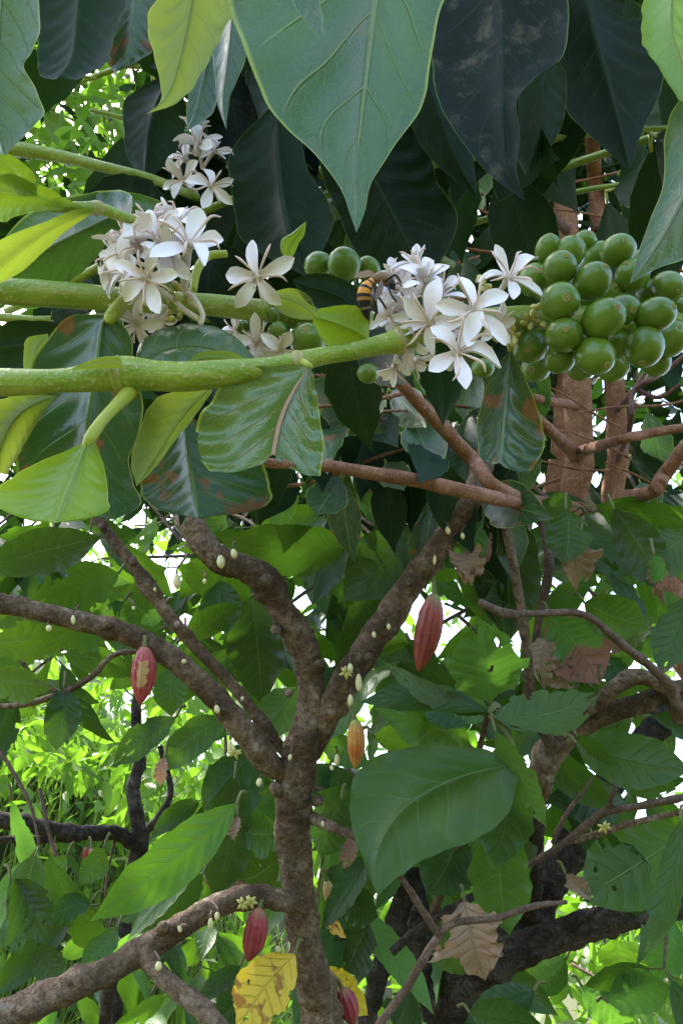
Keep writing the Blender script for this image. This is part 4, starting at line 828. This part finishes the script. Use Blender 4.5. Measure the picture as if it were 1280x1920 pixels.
# ------------------------------------------------------------------ cacao leaves seen one by one
A, Dk, Lt, Bu, De, Ye = (M_['cacao_leaf'], M_['cacao_leaf_dark'], M_['cacao_leaf_light'], M_['cacao_leaf_burnt'], M_['cacao_leaf_dead'], M_['cacao_leaf_yellow'])
LV = [  # tree, mat, base, tip, width, zb, zt, roll, extra
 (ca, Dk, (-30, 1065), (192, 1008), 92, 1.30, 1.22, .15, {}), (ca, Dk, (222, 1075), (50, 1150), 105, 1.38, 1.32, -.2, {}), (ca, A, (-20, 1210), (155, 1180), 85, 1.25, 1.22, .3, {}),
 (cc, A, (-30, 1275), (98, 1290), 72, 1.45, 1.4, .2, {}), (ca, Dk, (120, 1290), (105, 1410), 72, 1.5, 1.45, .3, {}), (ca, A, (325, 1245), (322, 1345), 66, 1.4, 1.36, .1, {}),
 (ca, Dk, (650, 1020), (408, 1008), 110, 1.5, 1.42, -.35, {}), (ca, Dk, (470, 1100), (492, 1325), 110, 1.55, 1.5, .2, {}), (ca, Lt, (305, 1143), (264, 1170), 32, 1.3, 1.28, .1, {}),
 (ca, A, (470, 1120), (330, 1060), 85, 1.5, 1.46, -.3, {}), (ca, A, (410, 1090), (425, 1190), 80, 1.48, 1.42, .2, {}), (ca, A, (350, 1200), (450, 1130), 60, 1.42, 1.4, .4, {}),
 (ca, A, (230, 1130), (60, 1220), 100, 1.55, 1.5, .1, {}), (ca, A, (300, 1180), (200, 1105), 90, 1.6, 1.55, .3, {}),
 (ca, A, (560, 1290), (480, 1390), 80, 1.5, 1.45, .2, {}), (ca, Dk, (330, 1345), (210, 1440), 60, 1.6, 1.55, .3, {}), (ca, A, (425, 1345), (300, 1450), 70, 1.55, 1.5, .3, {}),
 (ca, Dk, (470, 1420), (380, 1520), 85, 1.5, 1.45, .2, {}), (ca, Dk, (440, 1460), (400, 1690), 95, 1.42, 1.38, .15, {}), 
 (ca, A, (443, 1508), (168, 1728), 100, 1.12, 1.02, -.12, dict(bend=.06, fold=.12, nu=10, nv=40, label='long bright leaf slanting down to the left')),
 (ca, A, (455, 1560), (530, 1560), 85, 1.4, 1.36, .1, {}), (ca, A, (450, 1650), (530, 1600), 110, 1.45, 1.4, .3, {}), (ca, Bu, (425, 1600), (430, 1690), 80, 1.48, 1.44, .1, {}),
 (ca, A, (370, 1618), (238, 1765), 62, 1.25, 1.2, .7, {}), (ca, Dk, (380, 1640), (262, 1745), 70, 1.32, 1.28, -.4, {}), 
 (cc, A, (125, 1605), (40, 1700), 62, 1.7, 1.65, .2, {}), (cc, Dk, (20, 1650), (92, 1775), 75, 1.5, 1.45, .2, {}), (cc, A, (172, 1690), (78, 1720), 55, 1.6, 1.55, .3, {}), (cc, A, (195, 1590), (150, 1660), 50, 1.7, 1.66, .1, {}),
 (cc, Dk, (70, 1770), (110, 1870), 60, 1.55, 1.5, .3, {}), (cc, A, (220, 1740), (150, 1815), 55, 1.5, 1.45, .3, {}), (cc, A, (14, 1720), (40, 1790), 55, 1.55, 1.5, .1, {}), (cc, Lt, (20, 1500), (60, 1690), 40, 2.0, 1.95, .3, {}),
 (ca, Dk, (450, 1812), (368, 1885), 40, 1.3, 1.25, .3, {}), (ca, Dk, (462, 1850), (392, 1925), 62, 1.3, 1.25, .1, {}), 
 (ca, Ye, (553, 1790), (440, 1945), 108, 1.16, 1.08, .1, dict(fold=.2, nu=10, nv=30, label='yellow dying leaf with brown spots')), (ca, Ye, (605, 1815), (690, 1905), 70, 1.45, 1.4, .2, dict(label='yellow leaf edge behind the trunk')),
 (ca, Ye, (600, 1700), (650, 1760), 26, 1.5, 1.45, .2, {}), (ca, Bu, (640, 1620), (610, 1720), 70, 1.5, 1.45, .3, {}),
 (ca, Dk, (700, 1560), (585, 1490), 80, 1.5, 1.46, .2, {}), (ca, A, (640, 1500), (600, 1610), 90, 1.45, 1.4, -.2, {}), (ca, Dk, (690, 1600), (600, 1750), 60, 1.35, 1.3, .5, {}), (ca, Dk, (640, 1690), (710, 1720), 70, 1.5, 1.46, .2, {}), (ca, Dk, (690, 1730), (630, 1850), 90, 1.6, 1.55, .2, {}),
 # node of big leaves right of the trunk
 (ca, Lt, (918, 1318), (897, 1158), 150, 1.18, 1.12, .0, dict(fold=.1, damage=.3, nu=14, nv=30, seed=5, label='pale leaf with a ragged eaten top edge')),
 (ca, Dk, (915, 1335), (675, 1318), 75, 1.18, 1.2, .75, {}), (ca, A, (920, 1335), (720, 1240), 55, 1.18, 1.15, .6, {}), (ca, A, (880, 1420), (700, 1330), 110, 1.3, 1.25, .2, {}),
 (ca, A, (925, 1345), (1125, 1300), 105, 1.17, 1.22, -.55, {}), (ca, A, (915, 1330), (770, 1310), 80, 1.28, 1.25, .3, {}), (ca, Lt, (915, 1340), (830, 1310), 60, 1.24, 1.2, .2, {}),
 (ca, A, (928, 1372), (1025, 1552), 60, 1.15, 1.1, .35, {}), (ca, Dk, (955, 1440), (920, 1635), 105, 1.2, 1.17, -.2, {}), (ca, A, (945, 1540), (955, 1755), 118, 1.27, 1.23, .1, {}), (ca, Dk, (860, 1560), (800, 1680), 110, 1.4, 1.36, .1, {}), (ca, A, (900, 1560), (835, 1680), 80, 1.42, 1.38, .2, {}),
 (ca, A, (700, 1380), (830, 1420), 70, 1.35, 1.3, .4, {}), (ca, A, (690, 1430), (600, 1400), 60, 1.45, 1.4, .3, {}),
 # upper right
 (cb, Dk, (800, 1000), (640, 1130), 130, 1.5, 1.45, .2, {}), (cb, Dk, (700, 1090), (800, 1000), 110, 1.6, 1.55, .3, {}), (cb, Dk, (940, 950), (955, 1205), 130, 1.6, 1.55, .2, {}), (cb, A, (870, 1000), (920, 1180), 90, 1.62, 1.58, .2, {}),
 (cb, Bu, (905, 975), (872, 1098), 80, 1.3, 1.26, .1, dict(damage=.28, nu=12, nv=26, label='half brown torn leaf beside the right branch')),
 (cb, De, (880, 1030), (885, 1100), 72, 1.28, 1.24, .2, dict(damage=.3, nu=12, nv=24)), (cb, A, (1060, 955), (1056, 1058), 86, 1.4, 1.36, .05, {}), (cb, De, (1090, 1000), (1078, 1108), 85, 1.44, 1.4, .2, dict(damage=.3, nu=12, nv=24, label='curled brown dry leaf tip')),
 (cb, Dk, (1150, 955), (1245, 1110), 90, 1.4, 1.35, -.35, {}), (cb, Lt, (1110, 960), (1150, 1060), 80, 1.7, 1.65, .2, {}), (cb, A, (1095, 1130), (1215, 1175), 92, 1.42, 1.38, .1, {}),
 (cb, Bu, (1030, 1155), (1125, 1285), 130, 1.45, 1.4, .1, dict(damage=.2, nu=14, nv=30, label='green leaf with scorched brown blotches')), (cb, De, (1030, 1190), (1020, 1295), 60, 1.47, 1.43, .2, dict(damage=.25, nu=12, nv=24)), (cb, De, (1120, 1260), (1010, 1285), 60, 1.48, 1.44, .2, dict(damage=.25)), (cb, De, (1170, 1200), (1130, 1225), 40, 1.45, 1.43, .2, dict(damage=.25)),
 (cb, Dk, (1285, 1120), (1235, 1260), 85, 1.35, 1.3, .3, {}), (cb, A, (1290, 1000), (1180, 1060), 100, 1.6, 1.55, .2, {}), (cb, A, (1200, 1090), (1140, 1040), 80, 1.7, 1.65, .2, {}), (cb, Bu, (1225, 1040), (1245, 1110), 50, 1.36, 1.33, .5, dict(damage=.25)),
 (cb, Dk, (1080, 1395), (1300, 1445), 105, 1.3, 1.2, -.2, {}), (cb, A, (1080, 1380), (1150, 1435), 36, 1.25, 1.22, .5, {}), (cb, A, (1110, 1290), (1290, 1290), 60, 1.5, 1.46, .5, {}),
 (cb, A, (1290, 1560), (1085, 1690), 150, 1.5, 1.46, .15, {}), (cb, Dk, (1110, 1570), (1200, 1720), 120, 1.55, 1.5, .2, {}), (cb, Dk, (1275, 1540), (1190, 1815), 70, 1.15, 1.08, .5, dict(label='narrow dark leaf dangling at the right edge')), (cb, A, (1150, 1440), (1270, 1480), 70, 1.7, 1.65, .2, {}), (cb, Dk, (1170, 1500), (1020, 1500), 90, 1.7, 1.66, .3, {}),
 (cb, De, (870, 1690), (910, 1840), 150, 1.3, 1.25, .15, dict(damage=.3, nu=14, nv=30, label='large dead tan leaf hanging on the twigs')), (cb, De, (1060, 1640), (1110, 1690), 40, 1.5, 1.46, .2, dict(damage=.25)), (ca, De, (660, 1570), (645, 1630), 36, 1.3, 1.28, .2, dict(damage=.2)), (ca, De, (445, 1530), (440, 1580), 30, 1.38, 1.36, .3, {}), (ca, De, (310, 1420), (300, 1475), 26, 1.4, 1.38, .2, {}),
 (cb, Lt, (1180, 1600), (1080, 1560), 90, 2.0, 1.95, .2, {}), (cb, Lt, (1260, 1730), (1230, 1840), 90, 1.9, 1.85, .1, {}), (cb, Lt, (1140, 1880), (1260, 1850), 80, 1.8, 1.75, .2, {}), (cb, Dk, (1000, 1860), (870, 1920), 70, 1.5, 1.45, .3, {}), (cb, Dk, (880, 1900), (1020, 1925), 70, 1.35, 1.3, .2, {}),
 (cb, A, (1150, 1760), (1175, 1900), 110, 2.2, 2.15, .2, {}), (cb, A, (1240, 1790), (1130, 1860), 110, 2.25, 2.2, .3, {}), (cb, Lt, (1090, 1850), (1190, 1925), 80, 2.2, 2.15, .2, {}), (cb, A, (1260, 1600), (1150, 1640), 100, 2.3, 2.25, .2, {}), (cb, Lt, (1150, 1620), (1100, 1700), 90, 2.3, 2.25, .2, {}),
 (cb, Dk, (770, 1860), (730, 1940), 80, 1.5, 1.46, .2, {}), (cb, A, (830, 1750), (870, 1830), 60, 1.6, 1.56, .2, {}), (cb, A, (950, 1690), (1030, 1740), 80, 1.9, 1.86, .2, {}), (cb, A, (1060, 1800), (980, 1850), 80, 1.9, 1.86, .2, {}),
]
for (tr, mt, b_, t_, wd, zb, zt, rl, ex) in LV:
    ex = dict(ex); ex.setdefault('bend', R.uniform(-.10, .12)); ex.setdefault('fold', R.uniform(.05, .25)); ex.setdefault('side', R.uniform(-.07, .07)); ex.setdefault('twist', R.uniform(-.5, .5)); ex.setdefault('damage', R.choice((0, 0, 0, 0, .12, .17)))
    if mt is De: ex.update(bend=R.uniform(.12, .25), ripple=.3, fold=R.uniform(.3, .6), twist=R.uniform(-1.2, 1.2), wob=.3, nu=12, nv=30)
    dx, dy = b_[0]-t_[0], b_[1]-t_[1]; dl = math.hypot(dx, dy)
    pet = (b_[0]+dx/dl*22, b_[1]+dy/dl*22-8, zb+.02)
    qleaf(tr, mt, b_, t_, wd, zb, zt, rl, pet=pet, petr=3.0, **ex)
# the big leaf right of the trunk
hero(ca, M_['cacao_leaf_smooth'], [(968, 1432, 968, 1432, 968, 1432), (930, 1440, 905, 1404, 968, 1470), (870, 1455, 820, 1400, 950, 1530), (808, 1482, 740, 1408, 900, 1570), (755, 1520, 672, 1440, 845, 1592), (722, 1565, 656, 1505, 795, 1612), (705, 1612, 664, 1568, 752, 1640), (704, 1652, 686, 1628, 724, 1665), (708, 1682, 708, 1682, 708, 1682)],
     1.15, 1.0, .05, -.02, pet=[(925, 1345, 1.18, 5), (955, 1385, 1.17, 5), (968, 1432, 1.15, 4)], petmat=M_['petiole_cacao'], nu=18, nv=50, bow=.10, quilt=.016, nve=8, ripple=.05, label='biggest smooth leaf drooping right of the trunk')
# twig carrying the node of big leaves
cac(ca, 'twig', TW, [(915, 1338, 1.19, 6), (900, 1400, 1.24, 7), (880, 1500, 1.32, 8), (840, 1640, 1.45, 9), (800, 1740, 1.6, 10)], sides=9)

# ------------------------------------------------------------------ filling foliage: flushes of leaves on thin twigs
WIN = [(20, 1380, 200, 1540), (130, 1290, 300, 1380), (270, 1280, 400, 1350), (10, 1800, 90, 1880), (430, 1690, 540, 1850), (960, 1640, 1200, 1870), (700, 1360, 770, 1430), (680, 1130, 740, 1190), (850, 1100, 910, 1190), (660, 1790, 790, 1920), (270, 1560, 330, 1620), (480, 1300, 560, 1340), (1130, 1540, 1280, 1600), (740, 1640, 780, 1680)]
def flush(tree, x, y, z, n, ln, mats):
    c = P(x, y, z)
    mb = MB(); up = Vector((R.uniform(-.3, .3), R.uniform(.05, .3), R.uniform(.1, .5))).normalized()
    tube(mb, [(c, .003), (c+up*.12+Vector((R.uniform(-.03, .03), 0, 0)), .004), (c+up*.3, .005)], sides=6, sub=4, rough=.1); mb.build('twig', TW, tree)
    a0 = R.uniform(0, 6.28)
    for k in range(n):
        a = a0 + k*2.4
        d = Vector((math.cos(a), math.sin(a)*.7, R.uniform(-1.1, .15))).normalized()
        l = ln*R.uniform(.6, 1.15)
        b0 = c + d*.03
        LN[0] += 1
        mb = MB(); blade(mb, b0, b0+d*l+Vector((0, 0, -.25*l)), l*R.uniform(.32, .42), roll=R.uniform(-1.0, 1.0), bend=R.uniform(-.02, .16), fold=R.uniform(.05, .35), nu=4 if R.random() < .75 else 7, nv=16, seed=LN[0], side=R.uniform(-.08, .08), twist=R.uniform(-.9, .9), damage=R.choice((0, 0, 0, .12, .2)))
        tube(mb, [(c, .0022), (b0, .002)], sides=5, sub=1, m=1)
        mb.build('leaf', [R.choice(mats), M_['petiole_cacao']], tree)
cnt = 0
for gy in range(975, 1930, 78):
    for gx_ in range(20, 1290, 92):
        x = gx_+R.uniform(-40, 40); y = gy+R.uniform(-35, 35)
        if any(a-30 < x < c+30 and b0-60 < y < d+15 for a, b0, c, d in WIN): continue
        if x < 330 and y > 1300 and R.random() < .4: continue
        if y > 1300 and R.random() < .25: continue
        tree = cc if x < 300 else (ca if x < 760 else cb)
        z = R.uniform(1.6, 2.35)
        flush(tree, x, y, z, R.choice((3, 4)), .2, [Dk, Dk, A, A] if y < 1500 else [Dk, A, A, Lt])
        cnt += 1

# ------------------------------------------------------------------ far bright foliage and grass (masses nobody could count)
mb = MB()
def far_leaf(c, l):
    d = Vector((R.uniform(-1, 1), R.uniform(-1, 1), R.uniform(-1.2, .3))).normalized()
    n = Vector((R.uniform(-1, 1), R.uniform(-1, .2), R.uniform(-.2, 1))).normalized()
    s = d.cross(n).normalized()*l*R.uniform(.16, .24)
    k = len(mb.v)
    dr = Vector((0, 0, -.12*l)); n = s.cross(d).normalized()*l*.05
    mb.v += [c, c+d*l*.35+s*.9+n, c+d*l*.4, c+d*l*.35-s*.9+n, c+d*l*.7+s*.75+n+dr*.4, c+d*l*.75+dr*.4, c+d*l*.7-s*.75+n+dr*.4, c+d*l+dr]
    U = [(.5, 0), (1, .35), (.5, .4), (0, .35), (.95, .7), (.5, .75), (.05, .7), (.5, 1)]
    for f in ((0, 1, 2), (0, 2, 3), (1, 4, 5, 2), (2, 5, 6, 3), (4, 7, 5), (5, 7, 6)):
        mb.quad(tuple(k+i for i in f), [U[i] for i in f])
def far_clump(x, y, z, r, n, l):
    c = P(x, y, z)
    for _ in range(n):
        v = Vector((R.gauss(0, 1), R.gauss(0, 1), R.gauss(0, .8)))*r*.6
        far_leaf(c+v, l*R.uniform(.6, 1.3))
for i in range(300):
    x = R.uniform(-120, 1400); y = R.uniform(900, 1880); z = R.uniform(4.0, 8.0)
    if any(math.hypot(x-a, (y-b0)*1.0) < r for a, b0, r in ((735, 1400, 55), (705, 1860, 60), (880, 1150, 35), (1090, 1745, 60), (900, 1895, 50), (180, 1300, 30), (350, 1310, 22), (560, 1620, 20))): continue
    far_clump(x, y, z, .22*z/4, 20, .15)
for i in range(90):
    far_clump(R.uniform(-60, 520), R.uniform(1180, 1480), R.uniform(3.0, 5.0), .17, 11, .12)
for i in range(110):                # low brush rooted on the bank
    y = R.uniform(3.2, 6.5); x = R.uniform(-.5*y, .0*y)
    c = Vector((x, y, ground_h(x, y)+R.uniform(.05, .5)))
    for _ in range(14): far_leaf(c+Vector((R.gauss(0, .13), R.gauss(0, .13), R.gauss(0, .12))), R.uniform(.07, .16))
for i in range(120):                 # bright brush beyond the right-hand limbs
    x = R.uniform(600, 1350); y = R.uniform(1560, 1930)
    if any(math.hypot(x-a, y-b0) < r for a, b0, r in ((705, 1860, 50), (1085, 1740, 45), (740, 1665, 25), (1000, 1880, 40))): continue
    far_clump(x, y, R.uniform(3.0, 5.0), .16, 12, .14)
for i in range(34):
    far_clump(R.uniform(60, 260), R.uniform(120, 360), R.uniform(2.4, 3.6), .14, 10, .11)
o = mb.build('background_foliage', M_['far_leaf']); tag(o, 'mass of sunlit yellow-green foliage far behind the trees', kind='stuff')
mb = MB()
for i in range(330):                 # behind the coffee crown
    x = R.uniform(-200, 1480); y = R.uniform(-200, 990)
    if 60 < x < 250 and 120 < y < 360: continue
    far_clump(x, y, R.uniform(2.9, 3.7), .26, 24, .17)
o = mb.build('background_coffee_foliage', M_['far_coffee_leaf_shaded']); tag(o, 'mass of coffee foliage coloured dark for shade behind the flowering branches', kind='stuff')

mb = MB()
def grass_blade(c, h, lean):
    a = R.uniform(0, 6.28); d = Vector((math.cos(a), math.sin(a), 0)); s = Vector((-d.y, d.x, 0))*R.uniform(.004, .011)
    k = len(mb.v); n = 5
    for j in range(n+1):
        t = j/n; wd = (1-t)**.6
        p = c + Vector((0, 0, h*(t-.35*lean*t*t*t))) + d*h*lean*t*t*.9
        mb.v += [p-s*wd, p+s*wd]
    for j in range(n):
        i = k+2*j
        mb.quad((i, i+1, i+3, i+2), ((0, j/n), (1, j/n), (1, (j+1)/n), (0, (j+1)/n)))
def broad(c, h, lean, wd, a):
    d = Vector((math.cos(a), math.sin(a), 0)); s = Vector((-d.y, d.x, 0))*wd
    k = len(mb.v); n = 8
    for j in range(n+1):
        t = j/n; q = min(1, t*4+.3)*(1-t)**.5
        p = c + d*h*lean*t*(.5+.5*t) + Vector((0, 0, h*(t*1.1-1.15*lean*t*t*t)))
        mb.v += [p-s*q, p+s*q]
    for j in range(n):
        i = k+2*j
        mb.quad((i, i+1, i+3, i+2), ((0, j/n), (1, j/n), (1, (j+1)/n), (0, (j+1)/n)))
for i in range(75):
    y = R.uniform(2.3, 3.6); x = R.uniform(-.44*y, -.16*y)
    c = Vector((x, y, ground_h(x, y)))
    for k in range(9): broad(c+Vector((R.uniform(-.05, .05), R.uniform(-.05, .05), 0)), R.uniform(.6, 1.25), R.uniform(.5, 1.2), R.uniform(.008, .016), R.uniform(0, 6.28))
for i in range(13000):
    y = 2.6 + 5.5*R.random()**1.5
    x = R.uniform(-.5*y-.4, .1*y)
    h0 = ground_h(x, y)
    grass_blade(Vector((x, y, h0-.02)), R.uniform(.18, .6), R.uniform(.2, 1.1))
o = mb.build('grass', M_['grass_blade']); tag(o, 'long green grass growing on the bank at the left', kind='stuff')
